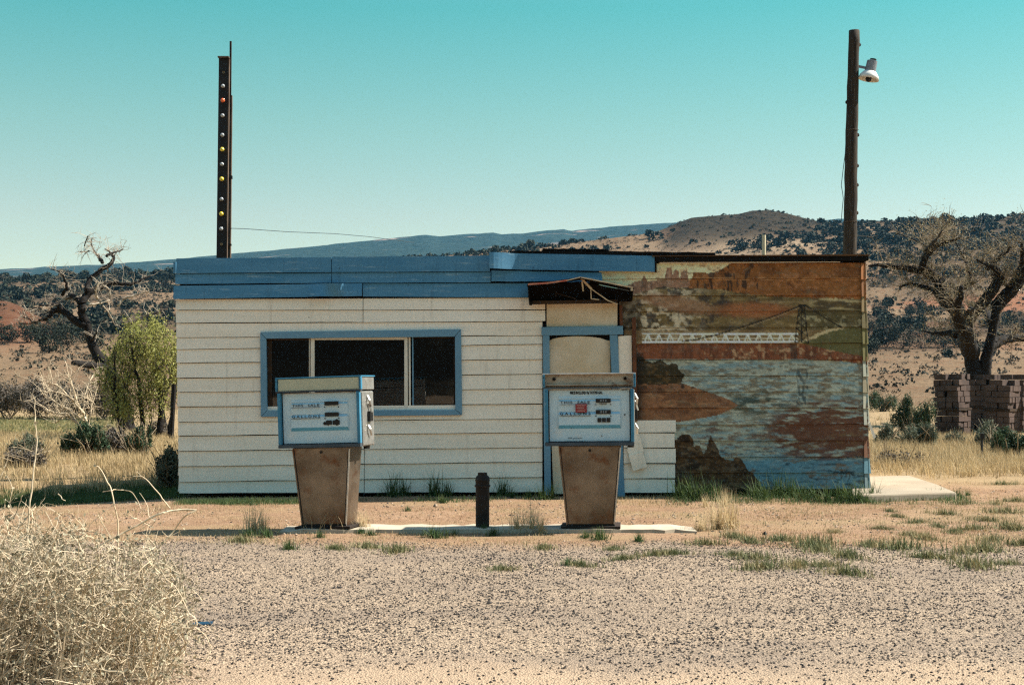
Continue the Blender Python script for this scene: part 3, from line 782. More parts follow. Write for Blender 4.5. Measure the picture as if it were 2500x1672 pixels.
    put(spit, (122, 80, 50)); put(spit, (92, 58, 36), 0.7 * sstep(0.48, 0.64, n_m)); put(spit, (146, 104, 70), 0.5 * sstep(0.55, 0.7, n_h))
    put(spit & (py < 965), (36, 26, 20), 0.85 * sstep(0.55, 0.66, n_s) * sstep(30, 8, py - np.interp(px, [1500, 1660, 1800], [930, 936, 985])))
    put(inpoly(wx, wy, [(1500, 868), (1568, 872), (1590, 886), (1612, 878), (1630, 888), (1652, 886), (1656, 902), (1672, 914), (1664, 934), (1600, 938), (1500, 936)]), (46, 38, 20))
    put(inpoly(wx, wy, [(1500, 868), (1568, 872), (1590, 886), (1630, 888), (1664, 914), (1664, 934), (1500, 936)]), (84, 62, 30), 0.7 * sstep(0.52, 0.66, n_s))
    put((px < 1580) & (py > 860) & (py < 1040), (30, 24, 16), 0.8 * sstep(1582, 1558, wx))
    # trees at the lower left
    trees = [(1500, 1210), (1500, 1070), (1650, 1072), (1664, 1060), (1682, 1060), (1692, 1070), (1694, 1088), (1708, 1086), (1716, 1108), (1724, 1098), (1729, 1076), (1734, 1062), (1741, 1076), (1752, 1096),
             (1758, 1112), (1772, 1122), (1790, 1124), (1796, 1116), (1808, 1118), (1818, 1132), (1824, 1146), (1838, 1156), (1850, 1172), (1866, 1210)]
    tm = inpoly(wx * 0.5 + px * 0.5, wy * 0.5 + py * 0.5, trees)
    put(tm, (56, 38, 19)); put(tm, (84, 58, 28), 0.7 * sstep(0.5, 0.66, n_s)); put(tm, (26, 19, 12), 0.75 * sstep(0.5, 0.65, n_m))
    # the painter's scribbled signature
    sg = []
    th = np.linspace(0.3, 6.0, 14)
    sg += [(2046 + 12 * math.cos(t), 1158 + 13 * math.sin(t)) for t in th]
    sg += [(2052, 1140), (2054, 1168), (2062, 1150), (2068, 1162), (2060, 1164), (2072, 1150), (2074, 1166), (2068, 1176), (2078, 1156), (2084, 1162), (2096, 1156)]
    for a, b_ in zip(sg[:-1], sg[1:]):
        put(segd(px, py, a, b_) < 0.9, (24, 34, 40), 0.75)
    # weathering of the paint
    w = ((0.86 + 0.28 * fbm(px / 60, py / 40, 120)) * (0.72 + 0.56 * fbm(px / 4.5, py / 3.2, 121, 2)) * (0.85 + 0.30 * fbm(px / 14, py / 5, 122)))[..., None]
    c = c * w * 1.62 * np.array((1.0, 0.98, 0.86))
    g = c.mean(-1, keepdims=True); c = g + (c - g) * 0.88
    # paint worn through to grey-brown board, in ragged horizontal flakes
    wear = sstep(0.62, 0.72, fbm(px / 38, py / 9, 131, 5) * 0.6 + fbm(px / 9, py / 4, 132, 3) * 0.4 + 0.05 * sstep(900, 1190, py))[..., None]
    c = c * (1 - 0.7 * wear) + lin((122, 98, 70)) * 0.7 * wear
    fade = (0.3 * sstep(0.58, 0.74, fbm(px / 17, py / 11, 133)))[..., None]
    c = c * (1 - 0.4 * fade) + lin((170, 158, 136)) * 0.4 * fade
    return np.clip(c, 0.004, 0.8)

m, nt, b = nmat('painted_mural_boards')
at = N(nt, 'ShaderNodeVertexColor', layer_name='paint')
v = coords(nt, (1, 1, 1)); nn = noise(nt, v, 55, 4, 0.7)
col = mixc(nt, ramp(nt, nn, 0.3, 0.75), mixc(nt, 1.0, at.outputs['Color'], (0.86, 0.86, 0.86), 'MULTIPLY'), at.outputs['Color'])
nt.links.new(col, b.inputs['Base Color']); b.inputs['Roughness'].default_value = 0.75; b.inputs['Specular IOR Level'].default_value = 0.25
bump(nt, b, noise(nt, coords(nt, (0.3, 1, 5)), 30, 3), 0.2, 0.004)
MAT['mural'] = m

# ------------------------------------------------------------------ the building
bld = empty('roadside_station_building', (gx(1280, D0), D0 + 2.0, 0))
tag(bld, 'low abandoned station building, cream clapboard with blue fascia and a river mural', 'building')
RB = np.random.default_rng(17)

def board(name, x0, x1, tl, tr, bl, br, mt, parent=bld, out_b=0.024, out_t=0.010, back=0.0, lap=-1.7, step=14.0, warp=None, wav=0.8, paint=False, x0b=None, x1b=None):
    """one clapboard: photograph pixels on the facade plane; bottom edge proud of the top edge"""
    if paint:
        n = max(2, int((x1 - x0) / 2.0) + 1); nz = max(3, int((bl - tl + lap) / 2.2))
    else:
        n = max(3, int((x1 - x0) / step) + 1); nz = 2
    x0b = x0 if x0b is None else x0b; x1b = x1 if x1b is None else x1b
    t = np.linspace(0, 1, n); s = np.linspace(0, 1, nz)
    T, Sx = np.meshgrid(t, s)
    ph = RB.uniform(0, 50)
    wv = (fbm(t * (x1 - x0) / 90 + ph, t * 0, 200) - 0.5) * 2 * wav
    top = tl + (tr - tl) * T; bot = bl + (br - bl) * T + np.minimum(lap + wv[None, :] * 1.5, 1.5)
    PX = (x0 + (x0b - x0) * Sx) * (1 - T) + (x1 + (x1b - x1) * Sx) * T
    PY = top + (bot - top) * Sx
    off = -(out_t + (out_b - out_t) * Sx) - (fbm(t * (x1 - x0) / 120 + ph, t * 0, 201) - 0.5)[None, :] * 0.008 * Sx
    if warp is not None: off = off + warp(PX, PY)
    Vf = np.stack([(PX - CX) / S, D0 + off, CH - (PY - Y0) / S], -1).reshape(-1, 3)
    th = 0.013
    Vb = Vf.copy(); Vb[:, 1] = np.minimum(Vf[:, 1] + th, D0 + 0.004) if warp is None else Vf[:, 1] + th
    nv = n * nz
    i = np.arange(nz - 1)[:, None] * n; j = np.arange(n - 1)[None, :]
    Ff = np.stack([i + j, i + n + j, i + n + j + 1, i + j + 1], -1).reshape(-1, 4)
    lo = (nz - 1) * n; k = np.arange(n - 1)
    bot_f = np.stack([lo + k, nv + lo + k, nv + lo + k + 1, lo + k + 1], -1)
    top_f = np.stack([k, k + 1, nv + k + 1, nv + k], -1)
    r = np.arange(nz - 1) * n
    lf = np.stack([r, nv + r, nv + r + n, r + n], -1); rf = np.stack([r + n - 1, r + 2 * n - 1, nv + r + 2 * n - 1, nv + r + n - 1], -1)
    mb = MB()
    if paint:   # back only as corner quads to stay light
        mb.add(np.concatenate([Vf, Vb]), [Ff, bot_f, top_f, lf, rf])
    else:
        mb.add(np.concatenate([Vf, Vb]), [Ff, Ff[:, ::-1] + nv, bot_f, top_f, lf, rf])
    o = mk(name, mb, mt, parent)
    if paint:
        c = mural(PX.ravel(), PY.ravel()); c = np.concatenate([c, np.ones((len(c), 1))], 1)
        attr_color(o.data, np.concatenate([c, c]), 'paint')
    return o

# walls behind the boards, with the window opening left free
def slab(name, x0, x1, y0, y1, a, b_, mt, parent=bld):
    return mk(name, MB().prism([(x0, y0), (x1, y0), (x1, y1), (x0, y1)], a, b_), mt, parent)
WBK = 4.0
wl_m = MB()
for x0, x1, y0, y1 in ((440, 652, 640, 1206), (652, 1110, 640, 824), (652, 1110, 1001, 1206), (1110, 2112, 640, 1200)):
    wl_m.prism([(x0, y0), (x1, y0), (x1, y1), (x0, y1)], 0.006, 0.12)
wl_m.prism([(440, 640), (464, 640), (464, 1206), (440, 1206)], 0.121, WBK)
wl_m.prism([(2090, 640), (2112, 640), (2112, 1200), (2090, 1200)], 0.121, WBK)
wl_m.prism([(440, 640), (2112, 640), (2112, 1206), (440, 1206)], WBK + 0.001, WBK + 0.12)
mk('wall', wl_m, MAT['black_tar'], bld)
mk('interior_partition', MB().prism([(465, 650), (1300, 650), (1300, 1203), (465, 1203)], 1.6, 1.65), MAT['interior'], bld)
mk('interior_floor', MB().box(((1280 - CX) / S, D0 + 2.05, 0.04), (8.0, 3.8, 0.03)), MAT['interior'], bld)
# side siding so the ends are boarded too
for sx, xx in ((-1, 438), (1, 2114)):
    for q in range(14):
        y0 = 640 + q * 40; z0 = CH - (y0 + 40 - Y0) / S; z1 = CH - (y0 - Y0) / S
        x = (xx - CX) / S
        A = [(x, D0 + 0.0, z1), (x, D0 + WBK + 0.12, z1), (x + sx * 0.02, D0 + WBK + 0.12, z0), (x + sx * 0.02, D0, z0), (x - sx * 0.004, D0, z1), (x - sx * 0.004, D0 + WBK + 0.12, z1), (x - sx * 0.004, D0 + WBK + 0.12, z0), (x - sx * 0.004, D0, z0)]
        mk('end_board', MB().add(A, np.array([(0, 1, 2, 3), (4, 7, 6, 5), (3, 2, 6, 7), (0, 4, 5, 1), (0, 3, 7, 4), (1, 5, 6, 2)])), MAT['cream'], bld)

# cream clapboards
rl = [731, 758, 790, 825, 854, 887, 924, 958, 994, 1031, 1065, 1102, 1139, 1177, 1205]
rr = [727, 758, 786, 820, 841, 878, 914, 950, 987, 1023, 1056, 1093, 1128, 1165, 1202]
def edge_l(y): return 428 + (y - 631) / 575 * 11
def rowy(k, px): return rl[k] + (rr[k] - rl[k]) * (px - 430) / (1325 - 430)
for k in range(14):
    xl = edge_l(rl[k])
    if 3 <= k <= 7: spans = [(xl, 646), (1116, 1324)]
    elif k in (0, 1, 9, 10, 11, 12, 13): spans = [(xl, 886 + (k > 8) * 3), (887.5 + (k > 8) * 3, 1324)]
    else: spans = [(xl, 1324)]
    if k <= 1: spans[-1] = (spans[-1][0], 1331)
    for a, b_ in spans:
        jo = RB.normal(0, 0.6)
        board('siding_board', a, b_, rowy(k, a), rowy(k, b_), rowy(k + 1, a) + jo * 0.3, rowy(k + 1, b_) + jo * 0.3, MAT['cream'],
              out_b=0.026 + RB.normal(0, 0.003), out_t=0.009)

# blue fascia boards, some sprung loose
def w_f7(px, py):      # left end of the long top board sprung outwards
    return -0.13 * sstep(1275, 1192, px) - 0.01
def w_f3(px, py):      # curled end
    xp = 812 - (py - 697) * 0.9
    return -0.02 - 0.075 * np.where(px < xp, sstep(740, xp, px), sstep(xp + 34, xp, px)) - 0.02 * sstep(850, 885, px) * sstep(700, 722, py)
def w_flat(o_): return lambda px, py: -o_ + 0 * px
board('fascia_board', 433, 810, 632, 629, 669, 666, MAT['blue'], out_b=0.060, out_t=0.052, warp=w_flat(0.0), lap=-0.8, wav=0.4)
board('fascia_board', 430, 810, 669.6, 667, 695, 692, MAT['blue'], out_b=0.048, out_t=0.036, warp=w_flat(0.0), lap=-0.8, wav=0.5)
board('fascia_board', 426, 885, 698.5, 692.5, 731.5, 724, MAT['blue'], out_b=0.045, out_t=0.026, warp=w_f3, lap=-0.8, wav=0.4, step=6)
board('fascia_board', 811.5, 1196, 628, 625, 666, 664, MAT['blue'], out_b=0.058, out_t=0.050, warp=w_flat(0.0), lap=-0.8, wav=0.4)
board('fascia_board', 811.5, 1198, 666.6, 664.6, 692, 691, MAT['blue'], out_b=0.046, out_t=0.036, warp=w_flat(0.0), lap=-0.8, wav=0.5)
board('fascia_board', 886.5, 1296, 692.5, 692, 725, 727, MAT['blue'], out_b=0.040, out_t=0.026, warp=w_flat(0.0), lap=-0.8, wav=0.6)
board('fascia_board', 1195.5, 1552, 619, 625, 659, 664.5, MAT['blue'], out_b=0.066, out_t=0.062, warp=w_f7, lap=-0.8, wav=0.5, step=10)
board('fascia_board', 1552.5, 1597, 625, 626, 664.5, 665.5, MAT['blue'], out_b=0.060, out_t=0.055, warp=w_flat(0.005), lap=-0.8, wav=0.3)
board('fascia_board', 1200, 1468, 661, 666, 688, 691, MAT['blue'], out_b=0.052, out_t=0.040, warp=lambda px, py: -0.02 * sstep(1330, 1210, px), lap=-0.8, wav=1.6, x1b=1471)
mk('fascia_end', MB().prism([(1597.5, 626), (1602, 627), (1602, 666), (1597.5, 665)], -0.06, 0.0), MAT['black_tar'], bld)
mk('fascia_end', MB().prism([(425, 640), (431, 640), (431, 668), (425, 668)], -0.04, 0.05), MAT['blue'], bld)

# mural boards
rm_ = [642, 680.5, 721.6, 759.5, 799, 837.7, 878, 917, 956, 995, 1035, 1075, 1114.5, 1153, 1193]
for k in range(14):
    x0 = (1462, 1462, 1512, 1518)[k] if k < 4 else 1524
    if k >= 10: x0 = 1646
    x1 = 2113 + (rm_[k] - 642) / 551 * 9
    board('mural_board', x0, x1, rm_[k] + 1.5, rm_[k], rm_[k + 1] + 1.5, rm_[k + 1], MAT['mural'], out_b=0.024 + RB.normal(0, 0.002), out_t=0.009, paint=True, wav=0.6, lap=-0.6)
    # folded corner piece that catches the sun
    c_ = mural(np.array([2108.0]), np.array([(rm_[k] + rm_[k + 1]) / 2]))[0]
    if k != 10:
        j = RB.uniform(-1.2, 1.2); y0, y1 = rm_[k] + 1, rm_[k + 1] + 2
        e = 3.5 + RB.uniform(0, 2.5) if k > 2 else 1.0
        V = [fac(x1 - 12, y0, -0.030), fac(x1 + e * 0.3, y0, 0.002), fac(x1 + e, y1, -0.008), fac(x1 - 12 + j, y1, -0.046), fac(x1 - 12, y0, -0.008), fac(x1 + e * 0.3, y0, 0.02), fac(x1 + e, y1, 0.01), fac(x1 - 12 + j, y1, -0.022)]
        o = mk('corner_cap', MB().add(V, np.array([(0, 3, 2, 1), (4, 5, 6, 7), (0, 4, 7, 3), (1, 2, 6, 5), (0, 1, 5, 4), (3, 7, 6, 2)])), MAT['mural'], bld)
        attr_color(o.data, np.tile(np.append(c_ * 1.0, 1), (8, 1)), 'paint')
o = mk('loose_corner_strip', MB().prism([(2117, 1032), (2122, 1030), (2136, 1066), (2131, 1071)], -0.05, -0.03), MAT['cream'], bld)
o['label'] = 'white corner strip sprung loose'

# cream patch boards left of the mural foot, and two loose boards hanging by the door
rp = [1024, 1056, 1093, 1131, 1168, 1203]
for k in range(5):
    board('patch_board', 1522 + (6 if k == 0 else 0), 1648 + RB.uniform(-2, 1.5), rp[k] + (2 if k == 0 else 0), rp[k] + 1.5, rp[k + 1] + 0.5, rp[k + 1], MAT['cream'], out_b=0.044 + RB.normal(0, 0.003), out_t=0.030, wav=0.8)
mk('hanging_board', MB().prism([(1530, 1100), (1541, 1030), (1550, 1032), (1571, 1100), (1537, 1112)], -0.085, -0.07), MAT['cream'], bld)
o = mk('hanging_board', MB().prism([(1533, 1110), (1568, 1102), (1578, 1138), (1544, 1148)], -0.10, -0.082), MAT['cream'], bld); o['label'] = 'short loose board hanging askew beside the door'
mk('side_strip', MB().prism([(1509, 821), (1541, 819), (1545, 1028), (1512, 1034)], -0.035, -0.02), MAT['cream'], bld)
mk('rusty_post', MB().prism([(1542, 776), (1551, 774), (1555, 1028), (1546, 1028)], -0.07, -0.04), MAT['rust'], bld)
mk('rusty_strip', MB().prism([(1512, 745), (1519, 745), (1520, 819), (1513, 819)], -0.035, -0.01), MAT['rust'], bld)

# ---- window
win = empty('window', fac(880, 910, 0) - np.array(bld.location), parent=bld)
def wtrim(poly): return mk('trim_board', MB().prism(poly, -0.052, 0.0), MAT['trim_blue'], win, bevel=0.003)
wtrim([(637, 811), (1125, 804), (1110, 822), (652, 827)])
wtrim([(637, 812), (651.5, 828), (653.5, 1001), (638.5, 1017)])
wtrim([(639.5, 1017.5), (654, 1001.5), (1111, 1000), (1128, 1013)])
wtrim([(1126, 804.5), (1111, 822.5), (1112, 999.5), (1128.5, 1012)])
for pl in ([(652, 827), (663, 827), (664, 1001), (653.5, 1001)], [(1107, 822), (1111, 822), (1112, 1000), (1108, 1000)], [(663.5, 994), (757, 994), (757, 1000), (663.5, 1000)], [(1012, 986), (1107.5, 986), (1107.5, 1000), (1012, 1000)],
           [(663.5, 827), (757, 826), (757, 830), (663.5, 831)], [(1010, 822), (1107, 822), (1107, 826), (1010, 826)]):
    mk('jamb', MB().prism(pl, 0.01, 0.055), MAT['dark_wood'], win)
sash = MB()
for pl in ([(758.5, 824), (768, 824), (768, 998), (758.5, 998)], [(768.2, 824), (987, 823), (987, 829.5), (768.2, 830)], [(987.2, 823), (995, 823), (996, 998), (987.2, 998)], [(768.2, 992), (987, 992), (987, 998), (768.2, 998)]):
    sash.prism(pl, -0.012, 0.035)
mk('sash', sash, MAT['white_sash'], win, bevel=0.002)
mk('mullion', MB().prism([(997.5, 823), (1002, 823), (1003, 998), (998.5, 998)], -0.004, 0.04), MAT['white_sash'], win)
mk('mullion', MB().prism([(1006, 823), (1009, 823), (1010, 998), (1007, 998)], -0.006, 0.03), MAT['trim_blue'], win)
mk('mullion', MB().prism([(754.5, 826), (756, 826), (756, 998), (754.5, 998)], -0.004, 0.03), MAT['white_sash'], win)
m, nt, b = nmat('dark_window_glass')
for n_ in list(nt.nodes):
    if n_.type == 'BSDF_PRINCIPLED': nt.nodes.remove(n_)
fr = N(nt, 'ShaderNodeFresnel', IOR=1.6); gl = N(nt, 'ShaderNodeBsdfGlossy', Roughness=0.02); trn = nt.nodes.new('ShaderNodeBsdfTransparent'); trn.inputs[0].default_value = (0.3, 0.3, 0.29, 1)
bp = N(nt, 'ShaderNodeBump', Strength=0.04, Distance=0.02); nt.links.new(noise(nt, coords(nt), 2.5, 2), bp.inputs['Height']); nt.links.new(bp.outputs['Normal'], gl.inputs['Normal'])
ms = nt.nodes.new('ShaderNodeMixShader'); nt.links.new(fr.outputs[0], ms.inputs[0]); nt.links.new(trn.outputs[0], ms.inputs[1]); nt.links.new(gl.outputs[0], ms.inputs[2])
nt.links.new(ms.outputs[0], [n_ for n_ in nt.nodes if n_.type == 'OUTPUT_MATERIAL'][0].inputs['Surface'])
MAT['glass'] = m
for x0, x1, y0, y1, off in ((663, 757, 828, 996, 0.03), (766, 989, 828, 994, 0.012), (1008, 1108, 824, 990, 0.03)):
    mk('pane', MB().prism([(x0, y0), (x1, y0), (x1, y1), (x0, y1)], off, off + 0.004), MAT['glass'], win)

# ---- door
door = empty('doorway', np.array(fac(1420, 1200, 0)) - np.array(bld.location), parent=bld)
mk('lintel', MB().prism([(1322, 799), (1520, 796), (1521, 817), (1322, 819)], -0.055, 0.0), MAT['trim_blue'], door, bevel=0.003)
mk('jamb', MB().prism([(1325, 819.5), (1341, 819.5), (1345, 1208), (1329, 1208)], -0.05, 0.0), MAT['trim_blue'], door, bevel=0.003)
mk('jamb', MB().prism([(1488, 818), (1507, 818), (1525, 1211), (1507, 1211)], -0.05, 0.0), MAT['trim_blue'], door, bevel=0.003)
# bowed plywood sheet closing the doorway
mb = MB(); n = 16; t = np.linspace(0, 1, n)
topy = 832 - 11 * np.sin(np.pi * np.clip(t * 1.06, 0, 1)) ** 0.5
Vt = []
for q in range(n):
    px = 1341 + (1489 - 1341) * t[q]; bow = -0.03 * math.sin(math.pi * t[q])
    Vt.append([fac(px, topy[q], bow), fac(px + 3, 1000, bow - 0.005), fac(px + 10, 1205, bow * 0.4)])
Vt = np.array(Vt).reshape(-1, 3); Vb = Vt + np.array((0, 0.012, 0))
k = np.arange(n - 1)
ff = np.concatenate([np.stack([k * 3 + r, k * 3 + r + 1, k * 3 + 3 + r + 1, k * 3 + 3 + r], -1) for r in (0, 1)])
mb.add(np.concatenate([Vt, Vb]), [ff, ff[:, ::-1] + 3 * n, np.stack([k * 3, k * 3 + 3, 3 * n + k * 3 + 3, 3 * n + k * 3], -1)])
mk('door_panel', mb, MAT['cream_stained'], door, smooth=False)
mk('header_panel', MB().prism([(1334.5, 742), (1507, 740), (1507, 796), (1334.5, 798)], -0.02, -0.006), MAT['cream_stained'], door)
mk('header_backing', MB().prism([(1331, 738), (1512, 738), (1512, 800), (1331, 800)], -0.006, 0.0), MAT['black_tar'], door)

# ---- collapsed canopy above the door
can = empty('canopy', np.array(fac(1414, 740, 0)) - np.array(bld.location), parent=bld)
mk('backing', MB().prism([(1292, 701), (1413, 688), (1536, 712), (1538, 737), (1296, 739)], -0.075, -0.055), MAT['black_tar'], can)
def sheet(name, a, b_, y_out, y_in, th, mt, drop=0):
    A = fac(a[0], a[1], y_out); B = fac(b_[0], b_[1], y_out); C = fac(b_[0], b_[1] - drop, y_in); Dd = fac(a[0], a[1] - drop, y_in)
    V = [A, B, C, Dd] + [(p[0], p[1], p[2] - th) for p in (A, B, C, Dd)]
    return mk(name, MB().add(V, np.array([(0, 1, 2, 3), (7, 6, 5, 4), (0, 4, 5, 1), (2, 6, 7, 3), (1, 5, 6, 2), (0, 3, 7, 4)])), mt, can)
sheet('roof_sheet', (1286, 700), (1413, 683), -0.42, -0.076, 0.012, MAT['black_tar'])
sheet('roof_sheet', (1413.5, 683), (1541, 709), -0.42, -0.076, 0.012, MAT['black_tar'])
# front edge strips
def fbar(name, a, b_, off, w, mt):
    return mk(name, MB().bar(fac(*a, off), fac(*b_, off), 0.02, w / S), mt, can)
fbar('edge_strip', (1288, 700), (1335, 697), -0.435, 4.0, MAT['red_edge'])
fbar('edge_strip', (1335, 697), (1382, 690.5), -0.435, 3.6, MAT['red_edge'])
fbar('edge_strip', (1382, 690.5), (1413, 683), -0.435, 2.0, MAT['raw_wood'])
fbar('edge_strip', (1415, 683.5), (1537, 708), -0.435, 2.6, MAT['raw_wood'])
mk('side_flap', MB().add([fac(1287, 701, -0.41), fac(1290, 738, -0.30), fac(1296, 739, -0.08), fac(1292, 701, -0.08), fac(1288.5, 701, -0.41), fac(1291.5, 738, -0.30), fac(1297.5, 739, -0.08), fac(1293.5, 701, -0.08)],
                         np.array([(0, 1, 2, 3), (7, 6, 5, 4), (0, 4, 5, 1), (1, 5, 6, 2)])), MAT['black_tar'], can)
mk('side_flap', MB().add([fac(1540, 709, -0.41), fac(1539, 738, -0.30), fac(1536, 738, -0.08), fac(1536, 711, -0.08), fac(1538.5, 709, -0.41), fac(1537.5, 738, -0.30), fac(1534.5, 738, -0.08), fac(1534.5, 711, -0.08)],
                         np.array([(0, 3, 2, 1), (4, 5, 6, 7), (0, 1, 5, 4), (1, 2, 6, 5)])), MAT['black_tar'], can)
mk('ledger', MB().prism([(1298, 736.5), (1505, 733), (1505, 741), (1298, 744)], -0.16, -0.056), MAT['dark_wood'], can)
mk('ledger_stub', MB().prism([(1291, 737), (1300, 737), (1299, 746), (1292, 746)], -0.2, -0.056), MAT['black_tar'], can)
for a, b_, w in (((1415, 683), (1441, 710), 5.0), ((1441, 710), (1480, 737), 2.4), ((1480, 737), (1504, 746), 1.8), ((1418, 692), (1421, 715), 3.6), ((1439, 712), (1440, 733), 2.2), ((1440, 733), (1459, 735), 2.0),
                 ((1356, 715), (1356, 727), 1.4), ((1356, 718), (1405, 732), 1.4)):
    fbar('broken_lath', a, b_, -0.30 if a[0] > 1400 else -0.2, w, MAT['raw_wood'] if a[0] > 1400 else MAT['dark_wood'])
mk('bolt', MB().lathe([(0.001, 0), (0.016, 0), (0.016, 0.03), (0.001, 0.03)], fac(1535, 713, -0.44), 8, Matrix.Rotation(math.pi / 2, 3, 'X')), MAT['raw_wood'], can)

# ---- roof
roof = empty('roof', np.array(fac(1280, 630, 2)) - np.array(bld.location), parent=bld)
mk('roof_deck', MB().prism([(440, 634), (1590, 629), (1590, 640), (440, 640)], 0.0, WBK + 0.12), MAT['black_tar'], roof)
mk('roof_deck', MB().prism([(1591, 628), (2114, 626), (2114, 639), (1591, 641)], -0.03, WBK + 0.18), MAT['black_tar'], roof)
mk('roof_edging', MB().prism([(1591, 625.5), (2119, 622.5), (2119, 626), (1591, 628)], -0.09, WBK + 0.2), MAT['edge_wood'], roof)
mk('roof_edging', MB().prism([(1600, 628.5), (2117, 626.5), (2117, 637), (1600, 640)], -0.075, -0.031), MAT['black_tar'], roof)
mk('drip_strip', MB().prism([(1610, 640.5), (2050, 637.5), (2050, 641), (1610, 644)], -0.03, -0.022), MAT['white_sash'], roof)
def tarstrip(a, b_, y0, y1):
    mb = MB(); n = 14; t = np.linspace(0, 1, n); V = []
    for q in range(n):
        px = a[0] + (b_[0] - a[0]) * t[q]; py = a[1] + (b_[1] - a[1]) * t[q]; w = RB.normal(0, 0.5)
        V.append([fac(px, py + w, y0), fac(px, py + a[2] + RB.normal(0, 0.7), y0), fac(px, py + w - 1, y1), fac(px, py + a[2] - 1, y1)])
    V = np.array(V).reshape(-1, 3); k = np.arange(n - 1) * 4
    f = [np.stack([k, k + 1, k + 5, k + 4], -1), np.stack([k, k + 4, k + 6, k + 2], -1), np.stack([k + 1, k + 3, k + 7, k + 5], -1), np.stack([k + 2, k + 6, k + 7, k + 3], -1), np.array([(0, 2, 3, 1)]), np.array([(n * 4 - 4, n * 4 - 3, n * 4 - 1, n * 4 - 2)])]
    mk('tar_strip', mb.add(V, f), MAT['black_tar'], roof)
tarstrip((1325, 606, 5), (1486, 608), 0.05, 0.5)
tarstrip((1245, 612, 9), (1600, 617), -0.03, 0.3)
tarstrip((1480, 614, 8), (1745, 618), -0.05, 0.3)
tarstrip((1600, 624, 4), (1760, 625), -0.04, 0.5)
pp = P(1865, 628, D0 + 1.6); pt = P(1865, 574, D0 + 1.6)
mk('vent_pipe', MB().tube([pp, pt], 0.026, 10), MAT['pipe_cream'], roof)

# ------------------------------------------------------------------ posts behind the building
PD = 22.0
PS = F / PD
sp = empty('sign_post', (gx(541, PD), PD, 0))
tag(sp, 'tall black steel post studded with bulbs behind the left end', 'sign post')
def lean(a, b_): return lambda y: a[0] + (b_[0] - a[0]) * (y - a[1]) / (b_[1] - a[1])
xf = lean((546.5, 140), (540.5, 632))
def at_(px, py, dy=0.0): q = P(px, py, PD); q[1] += dy; return q
z_b = 1073 + 77   # photograph row of the ground at this distance
w = 10.5
mb = MB()
top, botm = at_(546.5, 142), at_(xf(1150), 1150)
mb.bar(botm + np.array((0, 0, 0.0)), top, 0.15, 0.02, up=(0, 1, 0))
for s in (-1, 1):
    mb.bar(botm + np.array((s * 0.069, 0.04, 0)), top + np.array((s * 0.069, 0.04, 0)), 0.012, 0.06, up=(0, 1, 0))
mk('channel', mb, MAT['channel'], sp)
mk('channel_lip', MB().bar(botm + np.array((0.084, 0.0, 0)), top + np.array((0.084, 0.0, -0.02)), 0.016, 0.05, up=(0, 1, 0)), MAT['channel_edge'], sp)
mk('back_pole', MB().bar(at_(xf(1150) + 17, 1150, 0.12), at_(559.5, 230, 0.12), 0.05, 0.05, up=(0, 1, 0)), MAT['channel_edge'], sp)
mk('back_pole', MB().bar(at_(558.5, 235, 0.12), at_(559.5, 97, 0.12), 0.028, 0.03, up=(0, 1, 0)), MAT['dark_rust'], sp)
mk('clip', MB().box(at_(562.5, 432, 0.06), (0.035, 0.06, 0.05)), MAT['channel'], sp)
mk('clip', MB().box(at_(559, 597, 0.06), (0.05, 0.06, 0.03)), MAT['channel'], sp)
mk('top_cap', MB().box(at_(546.5, 141), (0.17, 0.12, 0.02)), MAT['channel_edge'], sp)
RX = Matrix.Rotation(math.pi / 2, 3, 'X')
for y, cl in ((178.6, None), (213, 'white'), (248, 'orange'), (284.5, 'white'), (332, 'white'), (367, 'yellow'), (403, 'white'), (439, 'yellow'), (488, 'white'), (523.6, 'yellow'), (560, 'white'), (597, None)):
    c0 = at_(xf(y) + 1.0, y, -0.012)
    so = mk('socket', MB().lathe([(0.001, 0), (0.02, 0), (0.02, 0.03), (0.012, 0.03), (0.012, 0.012), (0.001, 0.012)], c0, 12, RX), MAT['socket'], sp)
    if cl:
        r = 0.034 if cl != 'white' else 0.030
        prof = [(0.012, 0.026), (0.018, 0.034)] + [(r * math.sin(a), 0.034 + r * 1.0 - r * math.cos(a)) for a in np.linspace(0.6, math.pi - 0.01, 8)]
        bo = mk('bulb', MB().lathe(prof, c0, 12, RX), MAT['bulb_' + cl], sp, smooth=True); bo['label'] = cl + ' bulb'
# wire running off to the far right
ws = [at_(562, 556, 0.1), P(600, 559, 26), P(700, 566, 34), P(820, 571, 46), P(900, 578, 60), P(945, 584, 75), P(1010, 592, 95)]
mk('overhead_wire', MB().tube(ws, [0.006, 0.007, 0.008, 0.010, 0.012, 0.015, 0.018], 5), MAT['wire'], origin=tuple(ws[0]))
tag(bpy.data.objects['overhead_wire'], 'thin dark wire sagging from the bulb post towards the ridge', 'wire')

